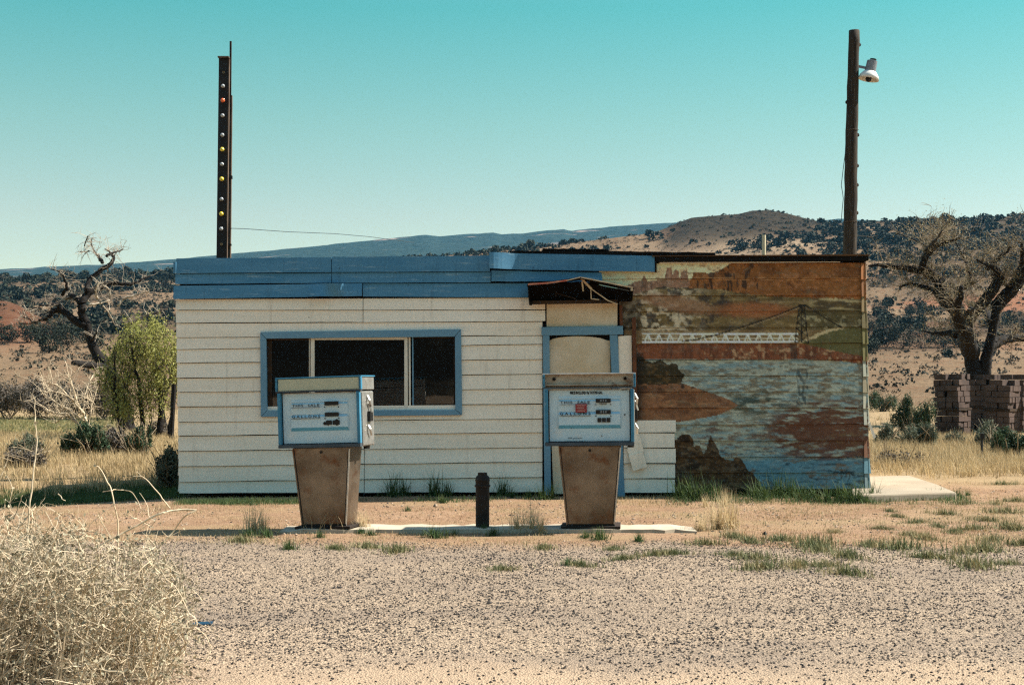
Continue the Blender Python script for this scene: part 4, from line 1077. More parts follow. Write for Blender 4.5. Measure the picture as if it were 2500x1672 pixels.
wp = empty('utility_pole', (gx(2076, PD), PD, 0))
tag(wp, 'weathered wooden utility pole behind the mural end carrying a lamp', 'utility pole')
n = 40; t = np.linspace(0, 1, n)
yy = 1150 + (75 - 1150) * t
xc = np.interp(yy, [75, 350, 620, 1150], [2086, 2079, 2075, 2072]); rw = np.interp(yy, [75, 350, 620, 1150], [13, 15.0, 16.5, 18]) / PS
pts = np.array([at_(a, c) for a, c in zip(xc, yy)]); rng = np.random.default_rng(5)
pts[:, 0] += rng.normal(0, 0.004, n)
mk('shaft', MB().tube(pts, rw * (1 + rng.normal(0, 0.025, n)), 14), MAT['pole_wood'], wp, smooth=True)
for y, s in ((330, 1), (452, 1), (405, 1), (250, -1), (110, 1), (520, 1)):
    xk = np.interp(y, yy[::-1], xc[::-1]); rk = np.interp(y, yy[::-1], rw[::-1])
    mk('knot', MB().lathe([(0.001, -0.03), (0.02, -0.02), (0.025, 0.0), (0.015, 0.025), (0.001, 0.03)], at_(xk, y) + np.array((s * rk, 0, 0)), 8), MAT['pole_wood'], wp)
for y in (318, 542):
    xk = np.interp(y, yy[::-1], xc[::-1]); rk = np.interp(y, yy[::-1], rw[::-1]) + 0.004
    th = np.linspace(0, 2 * np.pi, 20)
    mk('band', MB().tube([at_(xk, y) + np.array((rk * math.cos(a), rk * math.sin(a), 0)) for a in th], 0.004, 4, cap=False), MAT['channel_edge'], wp)
lw = [at_(a, c, -0.05) for a, c in ((2064, 318), (2062, 373), (2056, 420), (2052, 454), (2055, 470), (2057, 486), (2054, 515), (2052, 541), (2062, 542))]
mk('loose_wire', MB().tube(lw, 0.005, 4), MAT['wire'], wp)
lamp = empty('floodlight', tuple(at_(2122, 178, -0.05) ), 0)
tag(lamp, 'grey dome floodlight bracketed near the top of the wooden pole', 'lamp')
lamp.rotation_euler = (0, math.radians(12), 0)
mk('housing', MB().lathe([(0.001, 0.02), (0.085, 0.02), (0.08, 0.17), (0.05, 0.18), (0.001, 0.18)], (0, 0, 0), 18), MAT['lamp_grey'], lamp, local=True, smooth=False)
mk('cap', MB().lathe([(0.001, 0.181), (0.05, 0.181), (0.05, 0.205), (0.001, 0.205)], (0.01, 0, 0), 12), MAT['channel'], lamp, local=True)
mk('reflector', MB().lathe([(0.07, 0.02), (0.10, 0.0), (0.145, -0.06), (0.16, -0.12), (0.153, -0.12), (0.135, -0.06), (0.09, -0.005), (0.07, 0.012)], (0, 0, 0), 24), MAT['lamp_white'], lamp, local=True, smooth=True)
mk('bulb', MB().lathe([(0.03, 0.0), (0.045, -0.06), (0.045, -0.13), (0.02, -0.155), (0.001, -0.155)], (0, 0, 0), 12), MAT['channel'], lamp, local=True)
mk('bracket', MB().bar((-0.20, 0.05, 0.06), (-0.07, 0.01, 0.05), 0.03, 0.035), MAT['lamp_grey'], lamp, local=True)

# ------------------------------------------------------------------ fuel pumps
def text_mb(body, size, spacing=1.0, sx=1.0, bold=0.0):
    c = bpy.data.curves.new('t', 'FONT'); c.body = body; c.size = size; c.space_character = spacing
    c.offset = bold; c.resolution_u = 2; c.align_x = 'CENTER'; c.align_y = 'CENTER'
    o = bpy.data.objects.new('t', c); COL.objects.link(o)
    dg = bpy.context.evaluated_depsgraph_get()
    me = bpy.data.meshes.new_from_object(o.evaluated_get(dg))
    V = np.zeros(len(me.vertices) * 3); me.vertices.foreach_get('co', V); V = V.reshape(-1, 3)
    Fs = [np.array([list(p.vertices)]) for p in me.polygons]
    bpy.data.objects.remove(o, do_unlink=True); bpy.data.curves.remove(c); bpy.data.meshes.remove(me)
    return np.stack([V[:, 0] * sx, np.zeros(len(V)), V[:, 1]], -1), Fs

PSC = 260.0
def pump(loc, rz, tilt, label, worn, sc_w=1.0, sc_h=1.0):
    """fuel dispenser; local metres: x across, y away from the viewer, z up"""
    o = empty('fuel_pump', loc, rz); o.rotation_euler = (0, tilt, rz); o.scale = (sc_w, sc_w, sc_h)
    tag(o, label, 'fuel pump', 'pair of fuel pumps on the island')
    def part(name, mb, mt, parent=o, bevel=0.003, smooth=False): return mk(name, mb, MAT[mt], parent, local=True, bevel=bevel, smooth=smooth)
    def taper(w0, w1, d0, d1, z0, z1, yc=0.0, x_off=0):
        V = []
        for w, d, z in ((w0, d0, z0), (w1, d1, z1)):
            V += [(-w + x_off, yc - d, z), (w + x_off, yc - d, z), (w + x_off, yc + d, z), (-w + x_off, yc + d, z)]
        return MB().add(V, np.array([(0, 1, 5, 4), (1, 2, 6, 5), (2, 3, 7, 6), (3, 0, 4, 7), (4, 5, 6, 7), (3, 2, 1, 0)]))
    # pedestal
    part('base_plate', MB().box((0, 0.0, 0.012), (0.56, 0.42, 0.024)), 'dark_rust')
    part('pedestal', taper(0.225, 0.295, 0.150, 0.170, 0.025, 0.79), 'steel')
    # front panel set a little proud, with dark seams left beside it
    z0, z1 = 0.045, 0.775
    def fx(z): return 0.225 + 0.07 * (z - 0.025) / 0.765
    def fy(z): return -(0.150 + 0.02 * (z - 0.025) / 0.765)
    V = []
    for yo in (-0.004, 0.0):
        for z in (z0, z1):
            V += [(-fx(z) + 0.022, fy(z) + yo, z), (fx(z) - 0.022, fy(z) + yo, z)]
    part('front_panel', MB().add(V, np.array([(0, 1, 3, 2), (0, 4, 5, 1), (1, 5, 7, 3), (3, 7, 6, 2), (2, 6, 4, 0)])), 'steel', bevel=0)
    for s in (-1, 1):
        part('seam', MB().bar((s * (fx(z0) - 0.0175), fy(z0) - 0.002, z0), (s * (fx(z1) - 0.0175), fy(z1) - 0.002, z1), 0.006, 0.008, up=(0, 1, 0)), 'black', bevel=0)
        part('edge_rail', MB().bar((s * (fx(z0) - 0.006), fy(z0) - 0.003, z0 - 0.02), (s * (fx(z1) - 0.006), fy(z1) - 0.003, z1), 0.012, 0.012, up=(0, 1, 0)), 'alu' if s > 0 else 'steel', bevel=0)
    part('toe_gap', MB().box((0, -0.135, 0.032), (0.45, 0.05, 0.02)), 'black', bevel=0)
    part('lock', MB().lathe([(0.001, 0), (0.014, 0), (0.014, 0.012), (0.001, 0.012)], (0.0, fy(0.75) - 0.003, 0.748), 12, RX), 'black', bevel=0)
    # head
    HW, ZB, ZT = 0.415, 0.795, 1.335
    part('housing', MB().box((0, 0.012, (ZB + ZT) / 2), (2 * HW - 0.004, 0.355, ZT - ZB - 0.002)), 'alu')
    part('bottom_rail', MB().box((0, -0.195, ZB + 0.016), (2 * HW + 0.004, 0.06, 0.034)), 'pump_dark')
    for s in (-1, 1):
        part('side_rail', MB().box((s * (HW - 0.014), -0.195, (ZB + ZT) / 2 + 0.017), (0.030, 0.05, ZT - ZB - 0.036)), 'pump_blue')
    part('face_gap', MB().box((0, -0.168, (ZB + ZT) / 2 + 0.01), (2 * HW - 0.06, 0.006, ZT - ZB - 0.045)), 'black', bevel=0)
    # stamped dial face: profile of ledges, as in the photograph
    fw, fz0, fz1 = 0.375, ZB + 0.042, ZT - 0.012
    H = fz1 - fz0
    rows = [(0, 0), (0.262, 0), (0.355, 0.020), (0.520, 0.014), (0.555, 0.020), (0.705, 0.014), (0.740, 0.020), (0.835, 0.020), (0.895, 0), (1, 0)]
    # measured from the bottom: band edges face down (shaded) or up (lit)
    rows = [(0, 0), (0.250, 0), (0.318, 0.022), (0.530, 0.020), (0.575, 0.006), (0.585, 0.010), (0.785, 0.012), (0.820, 0.004), (0.835, 0.010), (0.890, 0.000), (1, 0)]
    cols_ = [(-1, 0), (-0.80, 0), (-0.76, 1), (0.76, 1), (0.80, 0), (1, 0)]
    V = [(cx_ * fw, -0.178 - h * k_, fz0 + H * z) for z, h in rows for cx_, k_ in cols_]
    nC, nR = len(cols_), len(rows)
    i = np.arange(nR - 1)[:, None] * nC; j = np.arange(nC - 1)[None, :]
    ff = np.stack([i + j, i + j + 1, i + nC + j + 1, i + nC + j], -1).reshape(-1, 4)
    face = part('dial_face', MB().add(V, ff), 'pump_face', bevel=0)
    yf = -0.178
    for za, zb, ya, yb, mt_ in ((0.250, 0.318, 0.0, 0.022, 'ledge_blue'), (0.530, 0.575, 0.020, 0.006, 'ledge_pale'), (0.785, 0.820, 0.012, 0.004, 'ledge_pale')):
        V = [(sx2 * fw * (0.79 if zz == 0.250 else 0.755), yf - yy_ - 0.0015, fz0 + H * zz) for zz, yy_ in ((za, ya), (zb, yb)) for sx2 in (-1, 1)]
        part('ledge', MB().add(V, np.array([(0, 1, 3, 2)])), mt_, face, bevel=0)  # ledge strips coloured bluer than the face around them
    def fz(py): return (1298 - py) / PSC        # rows of the right-hand pump in the photograph
    def fX(px): return (px - 1437) / PSC * 0.985
    def surf(z):
        return yf - (0.0225 if 0.22 < (z - fz0) / H < 0.87 else 0.001)
    def plate(name, x0, x1, y0, y1, mt, th=0.002, lift=0.0, parent=face):
        za, zb = fz(y1), fz(y0); ys_ = surf((za + zb) / 2) - 0.004 - lift
        return part(name, MB().box(((fX(x0) + fX(x1)) / 2, ys_, (za + zb) / 2), (fX(x1) - fX(x0), 0.006, zb - za)), mt, parent, bevel=0)
    def word(body, xc, yc, size, sp, sx, mt='ink', bold=0.0, name='lettering', lift=0.003, parent=face, rot=0.0):
        V, Fs = text_mb(body, size, sp, sx, bold)
        if rot: c, s = math.cos(rot), math.sin(rot); V = np.stack([V[:, 0] * c - V[:, 2] * s, V[:, 1], V[:, 0] * s + V[:, 2] * c], -1)
        zc = fz(yc); V = V + np.array((fX(xc), surf(zc) - lift, zc))
        return part(name, MB().add(V, Fs), mt, parent, bevel=0)
    word('THIS  SALE', 1402, 984, 0.036, 1.22, 1.36, bold=0.0006)
    plate('underline', 1363, 1441, 988.6, 989.5, 'ink')
    word('GALLONS', 1402, 1012, 0.036, 1.6, 1.28, bold=0.0006)
    plate('underline', 1363, 1441, 1016.6, 1017.5, 'ink')
    dd = []
    for y0, y1 in ((975, 985), (1003, 1013)): dd.append(plate('display', 1453, 1490, y0, y1, 'black', lift=0.002))
    for px in (1453, 1490):
        for py_ in (989.5, 1018): plate('screw', px - 1.3, px + 1.3, py_ - 1.3, py_ + 1.3, 'dark_rust', lift=0.001)
    if worn == 'holes':
        plate('display', 1456, 1471, 1023, 1034, 'black', lift=0.002); plate('display', 1473.5, 1492, 1023, 1034, 'black', lift=0.002)
        for px, py_, r in ((1452.5, 1030.5, 4.6), (1461, 1031.5, 4.2), (1484.5, 1025, 4.8), (1484, 1032.5, 4.0)):
            V = [(fX(px) + r / PSC * math.cos(a) * RB.uniform(0.85, 1.15), surf(fz(py_)) - 0.005, fz(py_) + r / PSC * math.sin(a)) for a in np.linspace(0, 2 * np.pi, 12, endpoint=False)]
            part('rust_hole', MB().add(V, np.arange(12)[None, :]), 'dark_rust', face, bevel=0)
    else:
        for x0 in (1457, 1468.2, 1479.6): plate('display', x0, x0 + 9.4, 1022.5, 1033.5, 'black', lift=0.002)
        word('0 0 0', 1472, 980, 0.032, 1.1, 0.8, 'digit', name='digits', lift=0.010)
        word('0 0 0', 1472, 1008, 0.032, 1.1, 0.8, 'digit', name='digits', lift=0.010)
        word('PRICE INCLUDES 10\u00a2 TAX PER GAL.', 1430, 960.5, 0.034, 0.92, 0.62, bold=0.0016)
        plate('sticker', 1403, 1431, 987.6, 1008.8, 'sticker', lift=0.003)
        for q, ln in enumerate(('Must show', 'to pump', 'self serve', 'the gas', 'before')):
            plate('sticker_line', 1406 + (q % 2) * 2, 1428 - (q % 3) * 2, 990 + q * 3.7, 991.0 + q * 3.7, 'sticker_ink', lift=0.006)
        word('With protective', 1401, 1072.5, 0.022, 1.0, 0.95)
        word('and detergent additives', 1401, 1080.5, 0.022, 1.0, 0.95)
        plate('chip', 1523, 1526, 1013, 1018, 'dark_rust', lift=0.001)
        plate('chip', 1391, 1393, 1047, 1049, 'dark_rust'); plate('chip', 1466, 1468, 1066, 1068, 'dark_rust')
        plate('caption', 1462, 1480, 987.2, 988.6, 'ink')
    # small maker's script, no more than a squiggle in the photograph
    sx_ = np.linspace(0, 1, 22)
    pts = [(fX(1516 + 16 * a), surf(fz(954.5)) - 0.003, fz(954.5 - 0.9 * a) + 0.004 * math.sin(a * 26)) for a in sx_]
    part('script_mark', MB().tube(pts, 0.0016, 4), 'ink', face, bevel=0)
    # header box
    HZ0, HZ1, HH = 1.340, 1.487, 0.433
    hd = empty('header', (0, 0, 0), 0, o)
    part('header_shell', MB().box((0, 0.02, (HZ0 + HZ1) / 2 - 0.002), (2 * HH - 0.01, 0.35, HZ1 - HZ0 - 0.022)), 'alu', hd)
    part('header_top', MB().box((0, 0.0, HZ1 - 0.006), (2 * HH + 0.008, 0.42, 0.012)), 'pump_blue' if worn == 'holes' else 'alu', hd)
    part('header_lip', MB().box((0, -0.192, HZ0 + 0.006), (2 * HH, 0.05, 0.012)), 'pump_dark', hd)
    for s in (-1, 1):
        part('header_bracket', MB().box((s * (HH - 0.008), -0.193, (HZ0 + HZ1) / 2), (0.020, 0.045, HZ1 - HZ0 - 0.026)), 'pump_blue', hd)
        for z in (HZ0 + 0.035, HZ1 - 0.04): part('screw', MB().lathe([(0.001, 0), (0.005, 0), (0.004, 0.003), (0.001, 0.003)], (s * (HH - 0.008), -0.2155, z), 8, RX), 'black', hd, bevel=0)
    if worn == 'holes':
        part('sign_panel', MB().box((0, -0.197, (HZ0 + HZ1) / 2 + 0.0), (2 * HH - 0.045, 0.012, HZ1 - HZ0 - 0.030)), 'pump_sign', hd)
    else:
        part('tray_back', MB().box((0, -0.160, (HZ0 + HZ1) / 2), (2 * HH - 0.045, 0.006, HZ1 - HZ0 - 0.028)), 'rust_pan', hd, bevel=0)
        part('tray_shelf', MB().box((0, -0.180, HZ0 + 0.036), (2 * HH - 0.045, 0.034, 0.008)), 'rust_pan', hd, bevel=0)
        for s in (-0.76, 0.78): part('lamp_socket', MB().lathe([(0.006, 0), (0.016, 0), (0.016, 0.02), (0.010, 0.02), (0.010, 0.006), (0.006, 0.006)], (s * HH, -0.163, HZ1 - 0.055), 12, RX), 'dark_rust', hd, bevel=0)
    # right-hand side: crumpled aluminium panel, nozzle boot and hooks
    X1 = HW
    part('side_panel', MB().box((X1 + 0.004, 0.01, (ZB + ZT) / 2), (0.010, 0.33, ZT - ZB - 0.02)), 'alu')
    part('nozzle_boot', MB().box((X1 + 0.022, 0.03, 1.085), (0.03, 0.09, 0.10)), 'black')
    for z, hgt in ((1.24, 0.05), (0.955, 0.045)):
        part('hook', MB().bar((X1 + 0.010, -0.01, z + hgt), (X1 + 0.035, -0.02, z), 0.022, 0.018).bar((X1 + 0.035, -0.02, z), (X1 + 0.03, 0.03, z - 0.06), 0.02, 0.014), 'alu')
    part('lever', MB().bar((X1 + 0.015, 0.02, 1.22), (X1 + 0.04, 0.04, 1.12), 0.012, 0.02), 'alu')
    part('hose_stub', MB().lathe([(0.001, 0), (0.03, 0), (0.034, 0.03), (0.001, 0.03)], (X1 - 0.03, 0.05, ZB - 0.03), 12), 'black', bevel=0)
    part('side_stripe', MB().box((0.262, 0.02, 0.60), (0.006, 0.07, 0.13), Matrix.Rotation(-0.09, 3, 'Y')), 'lamp_white', bevel=0)
    return o

d2 = 13.36
pump((gx(1443, d2), d2, 0.034), math.radians(-4.5), math.radians(-0.6), 'right fuel pump with red sticker, zeroed counters and rust-streaked open header', 'plain', 0.985, 0.967)
pump((gx(805, d2), d2, 0.034), math.radians(-13), math.radians(-1.8), 'left fuel pump with yellowed sign panel and burnt holes below the counters', 'holes', 0.965, 0.945)

# rusty standpipe between the pumps
d = 13.35
mb = MB().lathe([(0.0, 0.0), (0.064, 0.0), (0.064, 0.375), (0.074, 0.38), (0.074, 0.395), (0.066, 0.40), (0.066, 0.43), (0.070, 0.44), (0.060, 0.475), (0.044, 0.49), (0.044, 0.512), (0.001, 0.512)], (0, 0, 0), 20)
o = mk('standpipe', mb, MAT['dark_rust'], smooth=True, local=True); o.location = (gx(1178, d), d, 0.03)
es = o.modifiers.new('edges', 'EDGE_SPLIT'); es.split_angle = math.radians(35)
tag(o, 'short rusty iron standpipe on the island between the pumps', 'standpipe')

# blue scrap on the gravel
d = gd(1531)
o = mk('plastic_scrap', MB().add([(-0.06, 0, 0.004), (0.055, 0.01, 0.006), (0.06, 0.03, 0.02), (-0.05, 0.035, 0.012), (-0.06, 0.002, 0.0), (0.055, 0.012, 0.0), (0.06, 0.032, 0.014), (-0.05, 0.037, 0.006)],
     np.array([(0, 1, 2, 3), (7, 6, 5, 4), (0, 4, 5, 1), (1, 5, 6, 2), (2, 6, 7, 3), (3, 7, 4, 0)])), MAT['blue_scrap'], local=True)
o.location = (gx(492, d), d, 0.012); tag(o, 'blue plastic scrap on the gravel beside the dry bush', 'litter')

# ------------------------------------------------------------------ vegetation helpers
def leaves(mb, rng, C, size, flat=0.0, up=0.0, aspect=0.5):
    """small two-triangle leaves at the points C"""
    n = len(C)
    a = rng.normal(0, 1, (n, 3)); a[:, 2] = a[:, 2] * (1 - flat) + up * np.abs(rng.normal(1, 0.4, n)); a /= np.linalg.norm(a, axis=1, keepdims=True)
    b = np.cross(a, rng.normal(0, 1, (n, 3))); b /= np.linalg.norm(b, axis=1, keepdims=True)
    s = (size * rng.uniform(0.55, 1.35, n))[:, None]
    V = np.stack([C - a * s * 0.5, C + b * s * aspect * 0.5, C + a * s * 0.5, C - b * s * aspect * 0.5], 1).reshape(-1, 3)
    return mb.add(V, np.arange(n * 4).reshape(-1, 4))

def in_lumps(rng, n, lumps, shell=0.45):
    """points spread through a set of ellipsoids (cx,cy,cz,rx,ry,rz)"""
    L = np.array(lumps, float); vol = L[:, 3] * L[:, 4] * L[:, 5]
    k = rng.choice(len(L), n, p=vol / vol.sum())
    d = rng.normal(0, 1, (n, 3)); d /= np.linalg.norm(d, axis=1, keepdims=True)
    r = rng.uniform(0, 1, n) ** (1 / 3.0) * (1 - shell) + shell * rng.uniform(0.75, 1.08, n)
    return L[k, :3] + d * r[:, None] * L[k, 3:]

def twig(mb, rng, p, d, length, r, seg=5, bend=0.25, grav=0.0, k=3, tipr=0.3):
    pts = [np.array(p, float)]; d = np.array(d, float); d /= np.linalg.norm(d)
    for s in range(seg):
        d = d + rng.normal(0, bend, 3) / seg ** 0.5 + np.array((0, 0, -grav / seg)); d /= np.linalg.norm(d)
        pts.append(pts[-1] + d * length / seg)
    pts = np.array(pts)
    mb.tube(pts, np.linspace(r, r * tipr, seg + 1), k, cap=False)
    return pts

def smooth_path(pts, per=5):
    """Catmull-Rom through control points (N x 4: x,y,z,r)"""
    p = np.asarray(pts, float); p = np.vstack([2 * p[0] - p[1], p, 2 * p[-1] - p[-2]])
    out = []
    for i in range(1, len(p) - 2):
        for t in np.linspace(0, 1, per, endpoint=False):
            out.append(0.5 * ((2 * p[i]) + (-p[i - 1] + p[i + 1]) * t + (2 * p[i - 1] - 5 * p[i] + 4 * p[i + 1] - p[i + 2]) * t ** 2 + (-p[i - 1] + 3 * p[i] - 3 * p[i + 1] + p[i + 2]) * t ** 3))
    out.append(p[-2]); return np.array(out)

def limbs(mb, rng, paths, d, depth_jit=0.5, k=9, per=5):
    """paths in photograph pixels (px,py,radius px) become limbs at distance d; returns sampled points"""
    sc = F / d; got = []
    for path in paths:
        dy0 = path[0][3] if len(path[0]) > 3 else 0.0
        q = []
        dy = dy0; drift = rng.normal(0, depth_jit)
        for n_, pt in enumerate(path):
            w = P(pt[0], pt[1], d); w[1] += dy0 + drift * n_ / max(1, len(path) - 1)
            q.append((w[0], w[1], w[2], max(pt[2], 0.6) / sc))
        s = smooth_path(q, per)
        s[:, :3] += rng.normal(0, 0.012, (len(s), 3)) * (s[:, 3:4] > 0.02)
        mb.tube(s[:, :3], np.maximum(s[:, 3], 0.004), k)
        got.append(s)
    return got

# ------------------------------------------------------------------ dead tree, left
rng = np.random.default_rng(21)
TD = 38.0
tr = empty('dead_tree', (gx(290, TD), TD, -0.02))
tag(tr, 'gnarled bare dead tree rising behind the willow at left', 'tree')
tp = [[(318, 1070, 22), (296, 990, 18), (280, 930, 16), (262, 895, 15), (236, 866, 12.5), (221, 830, 11), (211, 791, 10), (198, 763, 9.5), (199, 742, 9)]]
lp = [[(199, 742, 10), (210, 717, 9), (226, 705, 8), (243, 694, 7), (268, 687, 5), (302, 690, 4), (322, 680, 3), (346, 667, 1.5)],
      [(213, 712, 7), (211, 695, 6.5), (213, 677, 6), (230, 661, 6), (250, 644, 5.5), (258, 625, 4), (250, 614, 2.5), (241, 607, 2), (225, 598, 1)],
      [(258, 626, 3.5), (268, 616, 2.5), (276, 611, 2), (283, 602, 1)],
      [(249, 642, 4.5), (240, 633, 4), (234, 628, 3.5), (216, 613, 2.5), (206, 601, 1.8), (196, 586, 1), (193, 570, 0.8)],
      [(216, 613, 2), (200, 611, 1.5), (172, 608, 0.9)], [(206, 601, 1.4), (212, 590, 1), (220, 578, 0.8)],
      [(199, 742, 8), (184, 730, 7.5), (159, 720, 7), (147, 721, 6), (134, 720, 4), (122, 724, 2)],
      [(153, 720, 4.5), (160, 711, 4), (169, 706, 4), (167, 690, 3), (164, 677, 2.4), (152, 664, 1.4), (138, 661, 0.8)],
      [(210, 797, 10), (184, 784, 9), (165, 767, 8), (150, 759, 7.5), (128, 759, 6.5), (123, 772, 5.5), (103, 782, 4), (85, 786, 2.6), (68, 777, 1.5), (55, 771, 0.9)],
      [(150, 760, 6), (147, 746, 5), (133, 746, 3), (110, 753, 2), (86, 763, 1)], [(147, 746, 3), (141, 735, 2), (133, 722, 1)],
      [(262, 897, 12), (240, 895, 9), (222, 888, 8), (212, 886, 6)], [(262, 900, 6), (300, 800, 5), (310, 785, 5), (329, 769, 4), (354, 757, 2.6), (374, 741, 1.2)],
      [(100, 783, 2.4), (75, 790, 1.6), (50, 790, 0.9)], [(221, 830, 4), (236, 826, 3), (252, 812, 1.5)], [(215, 834, 3), (204, 829, 2), (188, 830, 1)]]
pale = [[(287, 747, 3), (299, 730, 3), (325, 721, 2.6), (345, 713, 2), (358, 711, 1)], [(237, 728, 3), (239, 714, 2.8), (248, 699, 2.6), (258, 694, 1.6)], [(252, 696, 2), (262, 706, 1.6), (262, 724, 1)],
        [(199, 742, 2.5), (190, 725, 2), (184, 710, 1.5)], [(215, 745, 2.6), (240, 738, 2), (255, 730, 1.2)], [(250, 745, 2), (262, 765, 1.6), (270, 790, 1)]]
mb = MB(); limbs(mb, rng, tp, TD, 0.1, 12); mk('trunk', mb, MAT['bark'], tr, smooth=True)
lp = [[(a, b_, max(r_, 1.3)) for a, b_, r_ in path] for path in lp]
mb = MB(); got = limbs(mb, rng, lp, TD, 0.7, 7); mk('limbs', mb, MAT['bark'], tr, smooth=True)
mb = MB(); got2 = limbs(mb, rng, pale, TD, 0.7, 6)
for s in got + got2:
    for _ in range(max(3, int(len(s) * 0.7))):
        q = s[rng.integers(len(s) // 3, len(s))]
        pts = twig(mb, rng, q[:3], rng.normal(0, 1, 3) + np.array((0, 0, 0.35)), rng.uniform(0.18, 0.6), 0.009, 4, 0.5)
        for _ in range(2): twig(mb, rng, pts[rng.integers(1, 4)], rng.normal(0, 1, 3) + np.array((0, 0, 0.2)), rng.uniform(0.1, 0.3), 0.005, 3, 0.4)
mk('twigs', mb, MAT['bark_pale'], tr, smooth=True)

# ------------------------------------------------------------------ willow, left of the building
def leafy_tree(name, label, D, base_px, base_py, stems, lumps_px, n, size, leaf_mat, seed, up=0.6, cat='shrub', group=None, stem_mat='bark', sprays=0, shell=0.45, aspect=0.5, zbase=None):
    rng = np.random.default_rng(seed)
    sc = F / D
    b0 = P(base_px, base_py, D)
    t = empty(name, (b0[0], b0[1], b0[2])); tag(t, label, cat, group)
    mb = MB(); got = limbs(mb, rng, stems, D, 0.4, 6)
    L = [(*(P(x, y, D) + np.array((0, dz / sc, 0))), rx / sc, ry / sc, rz / sc) for x, y, dz, rx, ry, rz in lumps_px]
    C = in_lumps(rng, n, L, shell)
    # clump the leaves along short sprays
    keys = in_lumps(rng, max(8, n // 26), L, 0.3)
    for c in keys[:sprays]:
        twig(mb, rng, c - np.array((0, 0, 0.25)), np.array((rng.normal(0, 0.4), rng.normal(0, 0.4), 1)), rng.uniform(0.3, 0.6), 0.008, 3, 0.2)
    kk = keys[rng.integers(0, len(keys), n)]
    mixw = rng.uniform(0, 1, n)[:, None] ** 0.6
    spread = 0.20 * np.mean([l[3] for l in L]) + 0.02
    C2 = kk + rng.normal(0, spread, (n, 3)) * np.array((0.6, 0.6, 1.5))
    C = np.where(rng.uniform(0, 1, n)[:, None] < 0.82, C2, C)
    C[:, 2] = np.maximum(C[:, 2], b0[2] + 0.02)
    mk('stems', mb, MAT[stem_mat], t, smooth=True)
    lm = MB(); leaves(lm, rng, C, size, up=up, aspect=aspect)
    mk('foliage', lm, MAT[leaf_mat], t)
    return t

WD = 34.0
leafy_tree('willow', 'yellow-green leafing willow beside the left end of the building', WD, 345, Y0 + CH * F / WD, 
    [[(348, 1068, 7), (346, 1000, 6), (342, 940, 5), (330, 880, 3), (322, 820, 1.5)], [(388, 1066, 9), (392, 1000, 8), (388, 950, 6), (380, 900, 4), (372, 830, 2)], [(390, 1000, 5), (402, 950, 4), (412, 900, 3), (418, 840, 1.5)],
     [(300, 1060, 5), (290, 1000, 4), (285, 930, 3), (290, 860, 1.5)], [(410, 1064, 5), (416, 1010, 4), (424, 950, 2)]],
    [(345, 826, 0, 46, 60, 46), (305, 858, 20, 38, 50, 40), (392, 838, -20, 40, 60, 50), (350, 880, 10, 60, 60, 40), (290, 920, 0, 36, 50, 42), (415, 890, 0, 34, 50, 60), (345, 940, 10, 62, 60, 40), (285, 985, 0, 36, 50, 44), (392, 960, 0, 44, 50, 50), (330, 1000, 0, 50, 50, 30), (255, 930, 0, 22, 40, 36), (318, 812, 10, 26, 40, 24), (440, 880, 60, 40, 60, 70), (270, 870, 30, 22, 30, 26), (368, 796, 0, 24, 30, 22)],
    17000, 0.058, 'leaf_willow', 31, up=0.9, cat='tree', sprays=520, shell=0.1)

# pale bare shrub left of the willow
rng = np.random.default_rng(23)
BD = 35.5
bs = empty('bare_shrub', (gx(205, BD), BD, -0.02)); tag(bs, 'pale bare-branched shrub in front of the grey thicket at left', 'shrub')
mb = MB()
got = limbs(mb, rng, [[(205, 1058, 4), (190, 1035, 3.5), (160, 1012, 3), (120, 1007, 2), (104, 995, 1)], [(160, 1012, 2.4), (140, 1022, 1.6), (122, 1034, 1)], [(222, 1050, 4), (205, 1010, 3), (203, 1005, 2.4), (150, 945, 1.6), (125, 935, 1)],
    [(205, 1010, 2.4), (190, 985, 2), (180, 950, 1.6), (168, 915, 1)], [(215, 1040, 3), (196, 985, 2), (200, 940, 1.6), (206, 912, 1)], [(196, 990, 2), (170, 965, 1.6), (140, 955, 1), (118, 965, 0.8)], [(210, 1030, 2.4), (170, 1005, 2), (130, 985, 1.4), (110, 975, 0.8)], [(215, 1040, 2.4), (220, 990, 2), (228, 950, 1.2)]], BD, 0.4, 5)
for s in got:
    for _ in range(16):
        q = s[rng.integers(2, len(s))]
        pts = twig(mb, rng, q[:3], rng.normal(0, 1, 3) * np.array((1, 1, 0.6)) + np.array((-0.25, 0, 0.7)), rng.uniform(0.25, 0.75), 0.009, 4, 0.3)
        for _ in range(3): twig(mb, rng, pts[rng.integers(1, 5)], rng.normal(0, 1, 3) + np.array((0, 0, 0.6)), rng.uniform(0.12, 0.35), 0.006, 3, 0.3)
mk('branches', mb, MAT['twig_pale'], bs, smooth=True)

